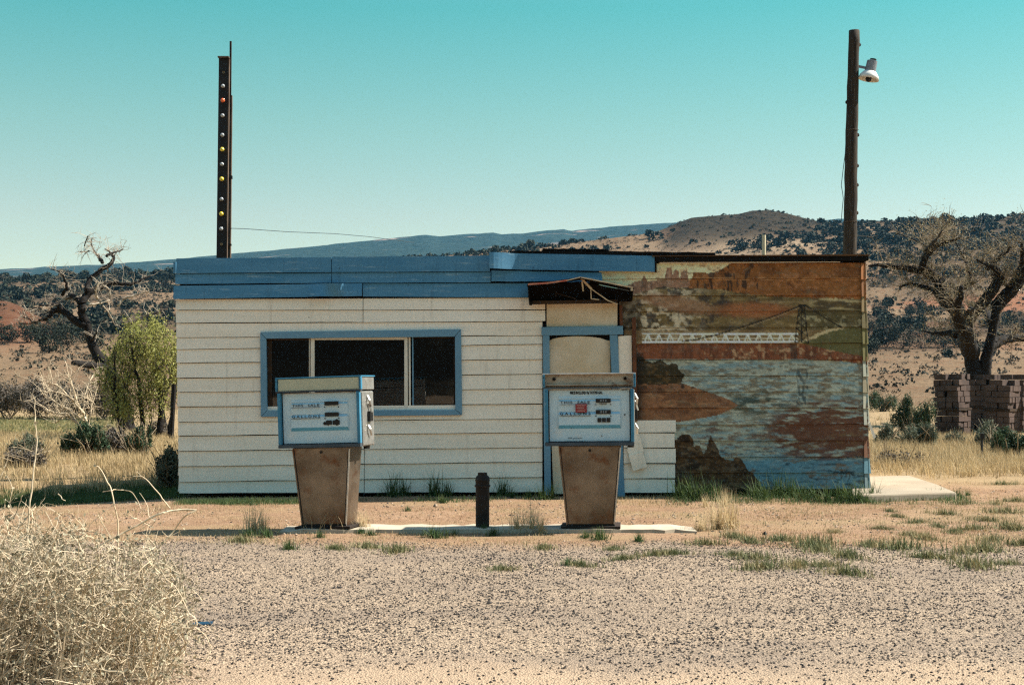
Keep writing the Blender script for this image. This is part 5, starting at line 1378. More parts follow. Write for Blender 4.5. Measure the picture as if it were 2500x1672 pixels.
# ------------------------------------------------------------------ bushes
def bush(label, px, base_py, w, h, n, size, mt, seed, group=None, name='bush', stem='twig_bare', nl=10, up=0.5, depth=1.0, aspect=0.5):
    D = gd(base_py) if base_py > 985 else None
    rng = np.random.default_rng(seed)
    lum = []
    for q in range(nl):
        a = rng.uniform(-0.62, 0.62); hh = h * rng.uniform(0.55, 1.0) * (1 - 0.35 * abs(a))
        f_ = rng.uniform(0.35, 0.8)
        lum.append((px + a * w / 2 * 1.25, base_py - hh * f_, rng.uniform(-0.3, 0.3) * w, w * rng.uniform(0.09, 0.19), w * rng.uniform(0.1, 0.2) * depth, hh * rng.uniform(0.18, 0.34)))
    st = [[(px + rng.uniform(-0.1, 0.1) * w, base_py + 2, 1.6), (px + rng.uniform(-0.3, 0.3) * w, base_py - h * 0.35, 1.1), (px + rng.uniform(-0.45, 0.45) * w, base_py - h * rng.uniform(0.5, 0.9), 0.6)] for _ in range(9)]
    return leafy_tree(name, label, D, px, base_py, st, lum, n, size, mt, seed + 500, up=up, group=group, stem_mat=stem, sprays=60, aspect=aspect)

bush('dark green sagebrush beneath the dead tree at left', 205, 1112, 110, 85, 7000, 0.052, 'leaf_green', 41)
bush('grey dry brush between the two sagebrushes at left', 278, 1108, 80, 75, 4200, 0.05, 'leaf_grey', 42)
bush('slim green sagebrush nearest the building at left', 340, 1112, 62, 92, 4200, 0.05, 'leaf_green', 43)
bush('grey weeds by the fence post near the left corner', 385, 1066, 62, 48, 2600, 0.05, 'leaf_grey', 44)
bush('low grey-green sage left of the tall stalk', 60, 1112, 80, 58, 3400, 0.05, 'leaf_sage', 45)
bush('scruffy dark brush low at the left edge', 60, 1138, 110, 48, 3000, 0.045, 'leaf_grey', 46)
for q, (px, w, h, by) in enumerate(((25, 150, 132, 1024), (100, 150, 126, 1022), (175, 140, 112, 1024), (250, 130, 118, 1026), (-60, 150, 130, 1022))):
    if px > -20 or True:
        bush(['tall grey tamarisk thicket at the left edge of the field', 'grey tamarisk thicket behind the tall stalk', 'low grey thicket beside the pale bare shrub', 'grey-brown thicket behind the dead trunk', 'grey thicket running out of the left edge'][q], px, by, w, h, 9500, 0.085, 'leaf_grey', 50 + q, 'grey thickets along the field edge', 'thicket', nl=12, aspect=0.35)
bush('dark bush in the shade behind the left corner of the building', 412, 1182, 74, 92, 6500, 0.045, 'leaf_sage', 56, nl=12)
bush('leafy green rabbitbrush left of the block stacks', 2228, 1066, 96, 122, 8000, 0.052, 'leaf_green', 61)
bush('dusty sage in front of the leftmost block stack', 2246, 1096, 84, 72, 5200, 0.046, 'leaf_sage', 62)
bush('pale sage against the corner of the building at right', 2170, 1092, 74, 58, 3600, 0.046, 'leaf_sage', 63)
bush('dark low brush on the field behind the mural end', 2150, 1004, 84, 62, 3600, 0.075, 'leaf_green', 64)
bush('airy pale-green bush before the right block stack', 2420, 1100, 84, 92, 3400, 0.046, 'leaf_sage', 65)
bush('deep green bush at the right edge of the frame', 2466, 1116, 92, 82, 6800, 0.05, 'leaf_green', 66)
bush('dry brown brush in straw grass near the slab', 2190, 1138, 130, 34, 2400, 0.045, 'leaf_grey', 67)
bush('small grey weed before the dark gap between block stacks', 2330, 1090, 60, 40, 1500, 0.045, 'leaf_sage', 68)

# ------------------------------------------------------------------ cottonwood, right
rng = np.random.default_rng(25)
TD = 44.0
ct = empty('cottonwood_tree', (gx(2390, TD), TD, -0.02)); tag(ct, 'big dark-limbed cottonwood just budding behind the block stacks', 'tree')
mb = MB(); limbs(mb, rng, [[(2392, 1045, 30), (2388, 960, 25), (2380, 905, 21), (2368, 858, 16), (2358, 800, 13)], [(2396, 985, 18), (2404, 900, 15), (2414, 842, 12), (2424, 788, 11), (2430, 748, 11)]], TD, 0.15, 14)
mk('trunk', mb, MAT['bark'], ct, smooth=True)
LP = [[(2370, 862, 15), (2352, 838, 14), (2334, 818, 12), (2304, 788, 9), (2290, 760, 7), (2285, 735, 5), (2275, 715, 3)], [(2358, 802, 13), (2345, 770, 13), (2330, 750, 12), (2309, 732, 11), (2300, 700, 9.5), (2294, 680, 9), (2274, 662, 8), (2245, 657, 7), (2207, 651, 5), (2167, 646, 3.4), (2129, 647, 2)],
      [(2250, 657, 6), (2252, 640, 5.5), (2257, 622, 5), (2274, 606, 4), (2298, 595, 2.4), (2320, 590, 1.2)], [(2261, 612, 3.5), (2240, 609, 3), (2218, 606, 2), (2195, 600, 1)],
      [(2300, 735, 5), (2282, 710, 5), (2261, 700, 4), (2229, 692, 3), (2205, 698, 1.5)], [(2318, 730, 7), (2336, 709, 6), (2352, 702, 5), (2368, 694, 3.4), (2385, 690, 1.5)],
      [(2357, 795, 9), (2382, 756, 9), (2409, 721, 9), (2425, 690, 8), (2427, 675, 7), (2409, 657, 5), (2385, 650, 3), (2362, 640, 1.6)], [(2409, 657, 4), (2422, 640, 3.4), (2446, 619, 2.4), (2452, 605, 1.2)],
      [(2426, 674, 5), (2445, 671, 5), (2462, 674, 4.5), (2475, 690, 3)], [(2430, 750, 11), (2450, 725, 11), (2470, 700, 11), (2490, 665, 10), (2510, 640, 9), (2545, 600, 7), (2570, 560, 4)],
      [(2416, 846, 9), (2435, 840, 9), (2460, 830, 8), (2490, 824, 7), (2540, 824, 5)], [(2424, 790, 8), (2440, 765, 7), (2462, 745, 6), (2490, 735, 4)], [(2470, 700, 6), (2478, 670, 5), (2480, 640, 4), (2470, 600, 2)],
      [(2345, 775, 6), (2330, 770, 5), (2305, 765, 4), (2280, 770, 2)], [(2335, 818, 7), (2320, 812, 5), (2300, 812, 3), (2280, 806, 1.5)], [(2298, 690, 5), (2282, 684, 4), (2270, 672, 3), (2268, 650, 2)], [(2500, 655, 6), (2490, 620, 5), (2495, 580, 3), (2485, 545, 1.5)],
      [(2368, 694, 3), (2372, 660, 2.4), (2362, 620, 1.6), (2350, 580, 1)], [(2298, 595, 2), (2310, 565, 1.5), (2322, 535, 0.9)], [(2274, 606, 2.4), (2270, 575, 1.6), (2258, 545, 1)]]
LP = [[(a, b_, r_ * 1.5) for a, b_, r_ in path] for path in LP]
mb = MB(); got = limbs(mb, rng, LP, TD, 1.5, 8); mk('limbs', mb, MAT['bark'], ct, smooth=True)
mb = MB(); buds = []
for s in got:
    m_ = max(4, int(len(s) * 1.35))
    for _ in range(m_):
        q = s[rng.integers(len(s) // 4, len(s))]
        pts = twig(mb, rng, q[:3], rng.normal(0, 1, 3) * np.array((1, 1, 0.7)) + np.array((0, 0, 0.6)), rng.uniform(0.35, 1.15), 0.012, 5, 0.4)
        for _ in range(4):
            p2 = twig(mb, rng, pts[rng.integers(1, 6)], rng.normal(0, 1, 3) + np.array((0, 0, 0.6)), rng.uniform(0.2, 0.6), 0.0085, 4, 0.35)
            buds.append(p2[2:])
buds = np.concatenate(buds)
mk('twigs', mb, MAT['twig_bare'], ct, smooth=True)
lm = MB(); idx = rng.integers(0, len(buds), 6000); leaves(lm, rng, buds[idx] + rng.normal(0, 0.10, (6000, 3)), 0.045, up=0.3)
m = M('pale_cottonwood_buds', (0.30, 0.25, 0.13), (0.38, 0.32, 0.19), scale=2, rough=0.85, bmp=0, island=0.35, transl=0.2)
mk('buds', lm, m, ct)

# ------------------------------------------------------------------ cement block stacks, right
bw, bh, bl = 0.165, 0.143, 0.33
bm1 = MB().box((0, 0, 0), (bw - 0.012, bl - 0.012, bh - 0.010))
blk_a = mesh_data('block', bm1); blk_a.materials.append(MAT['block'])
bm2 = MB().box((0, 0, 0), (bl - 0.012, bw - 0.012, bh - 0.010))
blk_b = mesh_data('block', bm2); blk_b.materials.append(MAT['block'])
pal = mesh_data('pallet', MB().box((0, 0, 0), (0.70, 0.70, 0.06))); pal.materials.append(MAT['dark_wood'])
RK = np.random.default_rng(77)
def stack(px, D, z_top_missing, label, rz, tilt=0.0, nx=4, ny=2, layers=(4, 5)):
    """two pallets of blocks, the front and lit side laid out one by one"""
    t = empty('block_stack', (gx(px, D), D, 0)); t.rotation_euler = (0, tilt, rz); tag(t, label, 'block stack', 'stacks of cement blocks')
    z = 0.0; W = nx * bw
    for pi, nl in enumerate(layers):
        p = link('pallet', pal, None, t, (0, W / 2 - 0.0, z + 0.03)); z += 0.062
        light_blocker = mk('light_blocker', MB().box((0, W / 2, z + nl * bh / 2 - bh * 0.6), (W - 0.10, W - 0.10, (nl - 1.2) * bh)), MAT['black_tar'], t, local=True)  # black box added inside to stop light passing through the gaps
        for l in range(nl):
            endon = (l % 2 == 0)
            top = (pi == len(layers) - 1 and l >= nl - 1)
            for a in range(nx if endon else nx // 2):
                for b_ in range(2 if endon else 4):
                    if top and (a, b_) in z_top_missing: continue
                    if endon:
                        x = (a + 0.5) * bw - W / 2; y = (b_ + 0.5) * bl; me = blk_a
                    else:
                        x = (a + 0.5) * bl - W / 2; y = (b_ + 0.5) * bw; me = blk_b
                    jit = RK.normal(0, 0.014, 2)
                    o = link('block', me, None, t, (x + jit[0] + (0.012 * RK.normal() if pi else 0), y + jit[1], z + bh / 2))
                    o.rotation_euler = (0, 0, RK.normal(0, 0.025))
            z += bh
    return t
stack(2312, 36.0, {(1, 0), (2, 1), (0, 1)}, 'leftmost stack of brown cement blocks, leaning left with a ragged top', math.radians(-44), math.radians(-1.5), layers=(4, 6))
stack(2432, 35.4, {(0, 0), (0, 1), (3, 0)}, 'front right stack of brown cement blocks behind the pale bush', math.radians(-42), math.radians(0.8), layers=(4, 5))
stack(2396, 38.6, {(0, 0), (2, 0)}, 'rear middle stack of brown cement blocks against the cottonwood trunk', math.radians(-44), layers=(4, 6))
stack(2470, 38.0, set(), 'rear right stack of brown cement blocks with a level top', math.radians(-44), layers=(4, 6))
stack(2535, 35.8, set(), 'stack of brown cement blocks cut by the right edge', math.radians(-44), layers=(4, 6))

# ------------------------------------------------------------------ fence
def fpost(name, px, py0, py1, r, mt, label, lean_px=0, kk=8, D=None):
    D = D or gd(py1); b0 = P(px, py1 + 4, D); t0 = P(px + lean_px, py0, D)
    o = mk(name, MB().tube([b0, (b0 + t0) / 2, t0], r, kk), mt, origin=tuple(b0)); tag(o, label, 'fence post'); return o
fpost('fence_post', 418, 938, 1067, 0.055, MAT['bark'], 'dark wooden fence post near the left corner of the building', 7, D=32.5)
fpost('fence_post', 408, 1000, 1062, 0.05, MAT['bark'], 'leaning broken fence post stub beside the willow', -12)
o = fpost('steel_post', 2396, 1062, 1128, 0.02, MAT['channel'], 'thin dark steel post in straw grass before the block stacks', 2, 4)
cap = mk('post_cap', MB().box(P(2398, 1064, gd(1128)), (0.07, 0.05, 0.09)), MAT['channel'], o)
fd = gd(1067)
for q, (y0, y1) in enumerate(((1071 - 8, 1073 - 8), (1078, 1076), (1020, 1022))):
    xs_ = np.linspace(-120, 424, 12); pts = [P(x, y0 + (y1 - y0) * (x / 424) + 2.5 * math.sin(x / 90.0), fd) for x in xs_]
    o = mk('fence_wire', MB().tube(pts, 0.006, 4), MAT['wire'], origin=tuple(pts[0])); tag(o, ['middle', 'lowest', 'topmost'][q] + ' strand of fence wire crossing the field at left', 'wire', 'strands of fence wire')

# ------------------------------------------------------------------ junipers and brush on the hills
def juniper_mesh(seed, n=150, tri=0.42, flat=0.8):
    rng = np.random.default_rng(seed)
    lum = [(0, 0, 0.48, 0.42, 0.42, 0.42)] + [(rng.uniform(-0.3, 0.3), rng.uniform(-0.3, 0.3), rng.uniform(0.25, 0.75), rng.uniform(0.18, 0.3), rng.uniform(0.18, 0.3), rng.uniform(0.18, 0.28)) for _ in range(5)]
    C = in_lumps(rng, n, lum, 0.6); C[:, 2] = np.maximum(C[:, 2], 0.02)
    mb = MB(); leaves(mb, rng, C, tri * 0.62, up=0.3, aspect=0.7)
    mb.tube([(0, 0, -0.1), (0.02, 0, 0.2), (0, 0.03, 0.5)], [0.05, 0.04, 0.02], 4)
    return mb
JM = []
for q in range(5):
    me = mesh_data('juniper', juniper_mesh(300 + q)); me.materials.append(MAT['leaf_juniper']); JM.append(me)
JB = []
for q in range(3):
    me = mesh_data('hill_brush', juniper_mesh(320 + q, 90, 0.36)); me.materials.append(MAT['leaf_brush']); JB.append(me)
rng = np.random.default_rng(91)
n = 26000
u = rng.uniform(-150, 2650, n); dd = np.sqrt(rng.uniform(150 ** 2, 548 ** 2, n))
x = (u - CX) / F * dd
row = hill_row(u, dd)
dens = sstep(0.38, 0.62, fbm(x * 0.02 + 7, dd * 0.022, 93)) * 0.8 + 0.10
dens *= 0.35 + 0.65 * sstep(0.35, 0.6, fbm(x * 0.09, dd * 0.07, 94))
right = sstep(1990, 2110, u)
dens = dens * (1 - right) + right * (0.22 + 0.62 * sstep(330, 470, dd)) * (0.5 + 0.8 * fbm(x * 0.05, dd * 0.05, 95))
sandm = np.exp(-((u - 1640) / 200.0) ** 2 - ((dd - 430) / 40.0) ** 2)
dens *= 1 - 0.85 * np.clip(sandm, 0, 1)
dens *= 1 - 0.9 * np.exp(-((u - 0) / 120.0) ** 2 - ((dd - 228) / 36.0) ** 2)
dens *= sstep(160, 215, dd)
keep = (rng.uniform(0, 1, n) < dens * 0.75) & ~((u > 445) & (u < 2105) & (row > 650))
u, dd, x, row = u[keep], dd[keep], x[keep], row[keep]
size = (0.8 + 2.8 * rng.uniform(0, 1, len(u)) ** 1.6) * (0.75 + 0.4 * sstep(300, 500, dd))
bt = sstep(1600, 1680, u) * sstep(2000, 1950, u) * sstep(480, 510, dd)
size *= 1 - 0.55 * bt
app = size / dd
order = np.argsort(-app)
seen = [q for q in order if (-10 < u[q] < 2510) and not (432 < u[q] < 2112 and row[q] > 632)]
big = seen[:285]
bigset = set(big)
for c, q in enumerate(big):
    jx = RB.uniform()
    me = JM[c % 5] if jx < 0.8 else JB[c % 3]
    o = bpy.data.objects.new('juniper_shrub', me); COL.objects.link(o)
    z = float(hill_z(u[q], dd[q]))
    o.location = (x[q], dd[q], z - 0.1); s = size[q]
    o.scale = (s * RB.uniform(0.9, 1.3), s * RB.uniform(0.9, 1.3), s * RB.uniform(0.75, 1.05)); o.rotation_euler = (0, 0, RB.uniform(0, 6.28))
    hgt = 'high' if dd[q] > 400 else ('halfway up' if dd[q] > 270 else 'low')
    if u[q] < 445: side = 'behind the dead tree' if 90 < u[q] < 300 else ('at the left edge' if u[q] <= 90 else 'above the willow')
    elif u[q] > 2105: side = 'behind the cottonwood' if 2230 < u[q] < 2420 else ('between building and cottonwood' if u[q] <= 2230 else 'at the right edge')
    else: side = 'over the blue fascia' if u[q] < 1560 else ('around the butte' if u[q] < 1960 else 'beside the utility pole')
    kindw = 'dull brushy shrub ' if jx >= 0.8 else ('large dark juniper ' if app[q] > 0.0105 else 'small dark juniper ')
    tag(o, kindw + hgt + ' on the hillside ' + side, 'shrub', 'shrubs ' + hgt + ' on the hillside ' + side)
rest = [q for q in range(len(u)) if q not in bigset]
mb = MB()
for grp, mt, nm, lab in ((0, 'leaf_juniper', 'far_junipers', 'far dark junipers massed over the hillside'), (1, 'leaf_brush', 'far_hill_brush', 'dull low brush speckling the hillside')):
    mb = MB(); rr_ = np.random.default_rng(97 + grp)
    if grp == 0: pts = [(x[q], dd[q], float(hill_z(u[q], dd[q])), size[q]) for q in rest]
    else:
        uu = rr_.uniform(-100, 2600, 24000); d2_ = np.sqrt(rr_.uniform(95 ** 2, 545 ** 2, 24000)); rw_ = hill_row(uu, d2_)
        kp = ~((uu > 445) & (uu < 2105) & (rw_ > 650)) & (rr_.uniform(0, 1, 24000) < 0.25 + 0.6 * fbm(uu / 60, d2_ / 25, 98))
        uu, d2_ = uu[kp], d2_[kp]; zz = hill_z(uu, d2_)
        pts = [((a - CX) / F * b_, b_, c, 0.5 + 1.1 * rr_.uniform() ** 2) for a, b_, c in zip(uu, d2_, zz)]
    A = np.array(pts); k = 26 if grp == 0 else 22
    d = rr_.normal(0, 1, (len(A), k, 3)); d /= np.linalg.norm(d, axis=2, keepdims=True); d[..., 2] = np.abs(d[..., 2]) * 0.9
    C = A[:, None, :3] + d * (A[:, 3][:, None, None] * 0.45) * rr_.uniform(0.6, 1.05, (len(A), k, 1)) + np.array((0, 0, 0.05))
    sz = np.repeat(A[:, 3] * (0.34 if grp == 0 else 0.22), k)
    leaves(mb, rr_, C.reshape(-1, 3), sz, up=0.2, aspect=0.75)
    o = mk(nm, mb, MAT[mt]); tag(o, lab, 'brush', kind='stuff')
# big dark shrubs along the foot of the slopes
spots = [(20, 836, 70, 52), (75, 838, 70, 58), (125, 826, 64, 50), (165, 846, 76, 66), (205, 838, 60, 56), (120, 862, 70, 56), (235, 850, 52, 44), (2135, 835, 70, 62), (2165, 848, 84, 86), (2205, 850, 80, 78), (2250, 852, 90, 80), (2300, 850, 80, 66), (2340, 848, 66, 50),
         (2120, 862, 60, 40), (2440, 800, 70, 52), (2480, 806, 70, 60), (2230, 780, 60, 40), (2150, 770, 62, 42), (2160, 700, 60, 36)]
labs = ['dark shrub at the left edge below the red mound', 'round dark shrub just in from the left edge below the red mound', 'dark shrub on the slope left of the dead limb', 'largest dark shrub behind the dead tree limb', 'dark shrub against the dead trunk', 'low dark shrub in front of the shrub row at left', 'dark shrub peeping between dead trunk and willow',
        'dark shrub nearest the building corner at right', 'tall dark shrub on the slope right of the mural', 'dark shrub below the cottonwood limb tips', 'broad dark shrub left of the cottonwood trunk', 'dark shrub touching the cottonwood trunk', 'small dark shrub behind the cottonwood fork', 'low shrub at the field edge right of the building', 'dark shrub behind the right cottonwood limbs', 'dark shrub at the right edge on the slope', 'mid-slope shrub over the shrub row at right', 'mid-slope shrub close to the mural corner', 'high slope shrub beside the roof corner']
for q, (px, py_, w, h) in enumerate(spots):
    # distance at which the hillside is seen at that row
    ds_ = np.linspace(90, 500, 400); rw_ = hill_row(np.full(400, float(px)), ds_); D = ds_[np.argmax(rw_ < py_)]
    sc = F / D; rr_ = np.random.default_rng(700 + q)
    b0 = np.array((gx(px, D), D, float(hill_z(np.array([px]), np.array([D]))[0]) - 0.1))
    lum = [(0, 0, 0.45 * h / sc, 0.36 * w / sc, 0.4 * w / sc, 0.42 * h / sc)] + [(rr_.uniform(-0.4, 0.4) * w / sc, rr_.uniform(-0.3, 0.3) * w / sc, rr_.uniform(0.25, 0.75) * h / sc, 0.2 * w / sc, 0.2 * w / sc, 0.22 * h / sc) for _ in range(7)]
    C = in_lumps(rr_, 1500, lum, 0.4); C[:, 2] = np.maximum(C[:, 2], 0.03)
    t = empty('hillside_shrub', b0); tag(t, labs[q], 'shrub', 'dark shrubs at the foot of the slope')
    mb = MB()
    for _ in range(4): twig(mb, rr_, (0, 0, 0), rr_.normal(0, 0.5, 3) + np.array((0, 0, 1)), 0.6 * h / sc, 0.05, 4, 0.2)
    mk('stems', mb, MAT['bark'], t, local=True)
    mb = MB(); leaves(mb, rr_, C, 0.22, up=0.4, aspect=0.6); mk('foliage', mb, MAT['leaf_juniper'], t, local=True)

# ------------------------------------------------------------------ grass
def blades(mb, rng, base, L, w, lean=0.5, seg=2, curl=0.5):
    """curved tapering grass blades"""
    n = len(base); L = np.broadcast_to(L, (n,)) * rng.uniform(0.55, 1.2, n)
    a = rng.uniform(0, 2 * np.pi, n); t = np.abs(rng.normal(0, lean, n))
    h = np.stack([np.cos(a), np.sin(a), np.zeros(n)], -1)
    side = np.stack([-np.sin(a), np.cos(a), np.zeros(n)], -1)
    rows = []
    for s in range(seg + 1):
        f = s / seg
        ang = t + curl * f * t * 1.5
        p = base + h * (L * f * np.sin(ang))[:, None] + np.array((0, 0, 1.0)) * (L * f * np.cos(ang))[:, None]
        ww = (w * (1 - f * 0.92))
        rows += [p - side * ww / 2, p + side * ww / 2]
    V = np.stack(rows, 1).reshape(-1, 3); k = 2 * (seg + 1)
    f = np.concatenate([np.array([(2 * s, 2 * s + 1, 2 * s + 3, 2 * s + 2)]) for s in range(seg)])
    return mb.add(V, (f[None] + (np.arange(n) * k)[:, None, None]).reshape(-1, 4))

def tuft_mesh(name, seed, n, L, spread, w, lean, mt, curl=0.5, seg=2):
    rng = np.random.default_rng(seed)
    r = np.abs(rng.normal(0, spread, n)); a = rng.uniform(0, 6.28, n)
    base = np.stack([r * np.cos(a), r * np.sin(a) * 0.6, np.full(n, -0.004)], -1)
    mb = MB(); blades(mb, rng, base, L, w, lean, seg, curl)
    me = mesh_data(name, mb); me.materials.append(MAT[mt]); return me
G_tall = [tuft_mesh('grass_tuft', 400 + q, 90, 0.21, 0.05, 0.007, 0.55, 'grass_green', 0.7) for q in range(4)]
G_mat = [tuft_mesh('grass_mat', 410 + q, 460, 0.060, 0.11, 0.0065, 0.85, 'grass_olive') for q in range(4)]
G_low = [tuft_mesh('green_tuft', 415 + q, 130, 0.085, 0.055, 0.006, 0.6, 'grass_green') for q in range(3)]
G_dry = [tuft_mesh('straw_tuft', 420 + q, 110, 0.30, 0.065, 0.006, 0.38, 'grass_straw', 0.5, 3) for q in range(3)]
RG = np.random.default_rng(55)
ORD = ['first', 'second', 'third', 'fourth', 'fifth', 'sixth', 'seventh', 'eighth', 'ninth', 'tenth', 'eleventh', 'twelfth', 'thirteenth', 'fourteenth', 'fifteenth', 'sixteenth', 'seventeenth', 'eighteenth', 'nineteenth', 'twentieth']
def nth(items, px): return ORD[sorted(p[0] for p in items).index(px)]
def place(me, name, px, py_, s, sz, label, cat, group=None, D=None):
    D = D or gd(py_); X_ = gx(px, D)
    o = bpy.data.objects.new(name, me); COL.objects.link(o)
    o.location = (X_, D, float(ground_z(X_, D))); o.scale = (s, s, sz); o.rotation_euler = (0, 0, RG.uniform(0, 6.28))
    tag(o, label, cat, group); return o
TW = ((958, 1213, 1.6), (985, 1211, 1.3), (1062, 1212, 1.6), (1092, 1213, 1.2), (1228, 1211, 1.4), (1250, 1216, 0.6), (1290, 1218, 0.7), (1322, 1219, 1.0), (1345, 1218, 1.1))
for q, (px, py_, s) in enumerate(TW):
    place(G_tall[q % 4], 'grass_tuft', px, py_, s, s, nth(TW, px) + ' green grass tuft from the left along the cream wall foot', 'grass tuft', 'grass tufts below the cream wall')
TM = ((1664, 1218, 1.1), (1692, 1221, 1.3), (1722, 1222, 1.0), (1752, 1222, 1.0), (1846, 1219, 1.1), (1868, 1221, 1.0), (1900, 1214, 1.3), (1928, 1215, 1.2), (1962, 1222, 1.0), (1990, 1224, 0.9), (2022, 1227, 1.0), (2052, 1226, 1.0), (2078, 1228, 1.0), (2100, 1228, 1.0), (2126, 1222, 1.0))
for q, (px, py_, s) in enumerate(TM):
    place(G_tall[(q + 1) % 4], 'grass_tuft', px, py_, s * 1.35, s * 1.3, nth(TM, px) + ' green grass tuft from the left along the mural foot', 'grass tuft', 'grass tufts below the mural')
TS = ((2272, 1214, 0.8), (2300, 1213, 0.9), (2335, 1212, 0.9), (2362, 1208, 0.7))
for q, (px, py_, s) in enumerate(TS):
    place(G_tall[q % 4], 'grass_tuft', px, py_, s * 1.1, s * 0.7, nth(TS, px) + ' low green grass tuft from the left at the concrete slab edge', 'grass tuft', 'grass tufts by the slab')
TI = ((1463, 1316, 1.5), (1559, 1322, 1.0), (707, 1342, 1.2), (1060, 1312, 1.5), (1081, 1228, 1.2), (995, 1246, 0.8), (1316, 1296, 1.0), (610, 1309, 1.1), (651, 1312, 1.3), (1182, 1298, 1.0), (1207, 1306, 1.1), (903, 1307, 0.9), (1388, 1381, 0.8), (780, 1312, 0.9), (880, 1302, 0.8), (1430, 1312, 0.9), (1110, 1306, 0.8))
for q, (px, py_, s) in enumerate(TI):
    place(G_low[q % 3], 'grass_tuft', px, py_, s, s, nth(TI, px) + ' small green grass tuft from the left around the pump island', 'grass tuft', 'green tufts round the island')
mats = ((1721, 1330, 1.3), (1792, 1318, 1.2), (1831, 1327, 1.1), (1911, 1322, 1.4), (1981, 1334, 2.0), (2000, 1345, 1.4), (2070, 1360, 1.5), (2122, 1333, 1.3), (2197, 1337, 2.0), (2225, 1304, 1.0), (2260, 1313, 1.2), (2272, 1360, 1.6), (2380, 1381, 1.8), (2399, 1343, 1.9), (2375, 1292, 1.3), (2469, 1292, 1.7),
        (2455, 1252, 1.5), (2305, 1254, 1.3), (1604, 1355, 1.2), (1644, 1353, 1.0), (1845, 1364, 1.4), (1790, 1355, 1.0), (1949, 1383, 1.4), (2014, 1381, 1.2), (1862, 1386, 1.5), (2066, 1400, 1.4), (1419, 1383, 1.0), (1522, 1367, 1.0), (2464, 1374, 1.0), (2450, 1182, 1.3), (897, 1338, 1.3), (968, 1347, 1.4), (1227, 1393, 0.9), (590, 1322, 1.2),
        (820, 1342, 1.0), (1330, 1338, 1.0), (2330, 1300, 1.0), (2420, 1318, 1.2), (2500, 1330, 1.4), (2150, 1290, 0.9), (2040, 1300, 0.8), (1500, 1340, 0.9), (2350, 1345, 1.2), (2190, 1262, 0.9), (2240, 1275, 1.0), (2410, 1270, 1.1), (2352, 1232, 1.0), (2480, 1225, 1.2), (2172, 1248, 0.7), (2432, 1232, 0.9), (2290, 1286, 0.9))
for q, (px, py_, s) in enumerate(mats):
    sd_ = 'right of the island' if px > 1700 else 'below the pumps'
    rowk = 0 if py_ < 1318 else (1 if py_ < 1350 else 2)
    same = [m_ for m_ in mats if (m_[0] > 1700) == (px > 1700) and (0 if m_[1] < 1318 else (1 if m_[1] < 1350 else 2)) == rowk]
    ml = nth(same, px) + ' olive grass mat from the left in the ' + ('far', 'middle', 'near')[rowk] + ' row ' + sd_
    o = place(G_mat[q % 4], 'grass_mat', px, py_, s * 0.95, s * 0.95, ml, 'grass mat', 'olive grass mats ' + sd_)
for q, (px, py_, s, lab) in enumerate(((618, 1302, 1.0, 'tall straw grass tuft left of the left pump'), (640, 1300, 0.7, 'short straw tuft beside the tall one left of the left pump'), (886, 1294, 0.7, 'straw grass tuft at the right heel of the left pump'), (1262, 1300, 0.9, 'straw grass tuft between standpipe and right pump'), (1300, 1299, 0.9, 'straw grass tuft against the right pump'), (1322, 1302, 0.6, 'small straw tuft under the right pump head'),
                                   (1755, 1292, 1.15, 'tall straw grass tuft in front of the mural'), (1785, 1290, 1.1, 'second straw grass tuft in front of the mural, farther right'), (1715, 1296, 0.7, 'small straw tuft at the end of the island'), (1722, 1240, 0.55, 'few dry stalks among the green tufts under the mural'), (1770, 1236, 0.7, 'thin dry stalks standing before the painted trees'))):
    place(G_dry[q % 3], 'straw_tuft', px, py_, s, s, lab, 'grass tuft')
# few bent straws before the left pump
mb = MB(); rng = np.random.default_rng(64)
for px in (752, 760, 772, 778, 790, 800, 812, 824, 835, 846, 742):
    twig(mb, rng, P(px, 1302, 13.12), (rng.normal(0, 0.35), rng.normal(0, 0.1), 1), rng.uniform(0.08, 0.24), 0.003, 5, 0.35, grav=0.3)
o = mk('dry_stalks', mb, MAT['grass_straw'], origin=tuple(P(795, 1302, 13.12))); tag(o, 'few bent dry stalks at the foot of the left pump', 'grass')

def field(name, seed, n, ufun, y0, y1, L, w, mt, label, dens=None, lean=0.4, clump=7, sp=0.05):
    rng = np.random.default_rng(seed)
    y = np.sqrt(rng.uniform(y0 ** 2, y1 ** 2, n)); uu = rng.uniform(ufun[0], ufun[1], n); x = (uu - CX) / F * y
    if dens is not None:
        k = rng.uniform(0, 1, n) < dens(x, y, uu); x, y = x[k], y[k]
    B = np.stack([x, y, ground_z(x, y)], -1)
    B = np.repeat(B, clump, 0); B[:, :2] += rng.normal(0, sp, (len(B), 2))
    hb = 0.7 + 0.6 * fbm(B[:, 0] * 0.8, B[:, 1] * 0.8, seed)
    mb = MB(); blades(mb, rng, B, L * hb, w, lean, 2, 0.6)
    o = mk(name, mb, MAT[mt]); tag(o, label, 'grass', kind='stuff'); return o
field('dry_grass', 501, 5200, (2125, 2620), 20.0, 34.0, 0.24, 0.010, 'grass_dry', 'straw-coloured dry grass field right of the building', lambda x, y, u_: sstep(20.2, 22.5, y + (fbm(x, y, 9) - 0.5) * 3) * (0.35 + fbm(x * 0.6, y * 0.6, 10)))
field('dry_grass', 502, 5200, (-90, 432), 19.8, 37.0, 0.17, 0.010, 'grass_dry', 'dry grass field left of the building', lambda x, y, u_: 0.3 + fbm(x * 0.5, y * 0.5, 14))
field('lawn_grass', 503, 3500, (-90, 330), 36.0, 53.0, 0.10, 0.014, 'grass_olive', 'olive grass strip in front of the grey thickets', lambda x, y, u_: 0.8 * sstep(330, 230, u_))
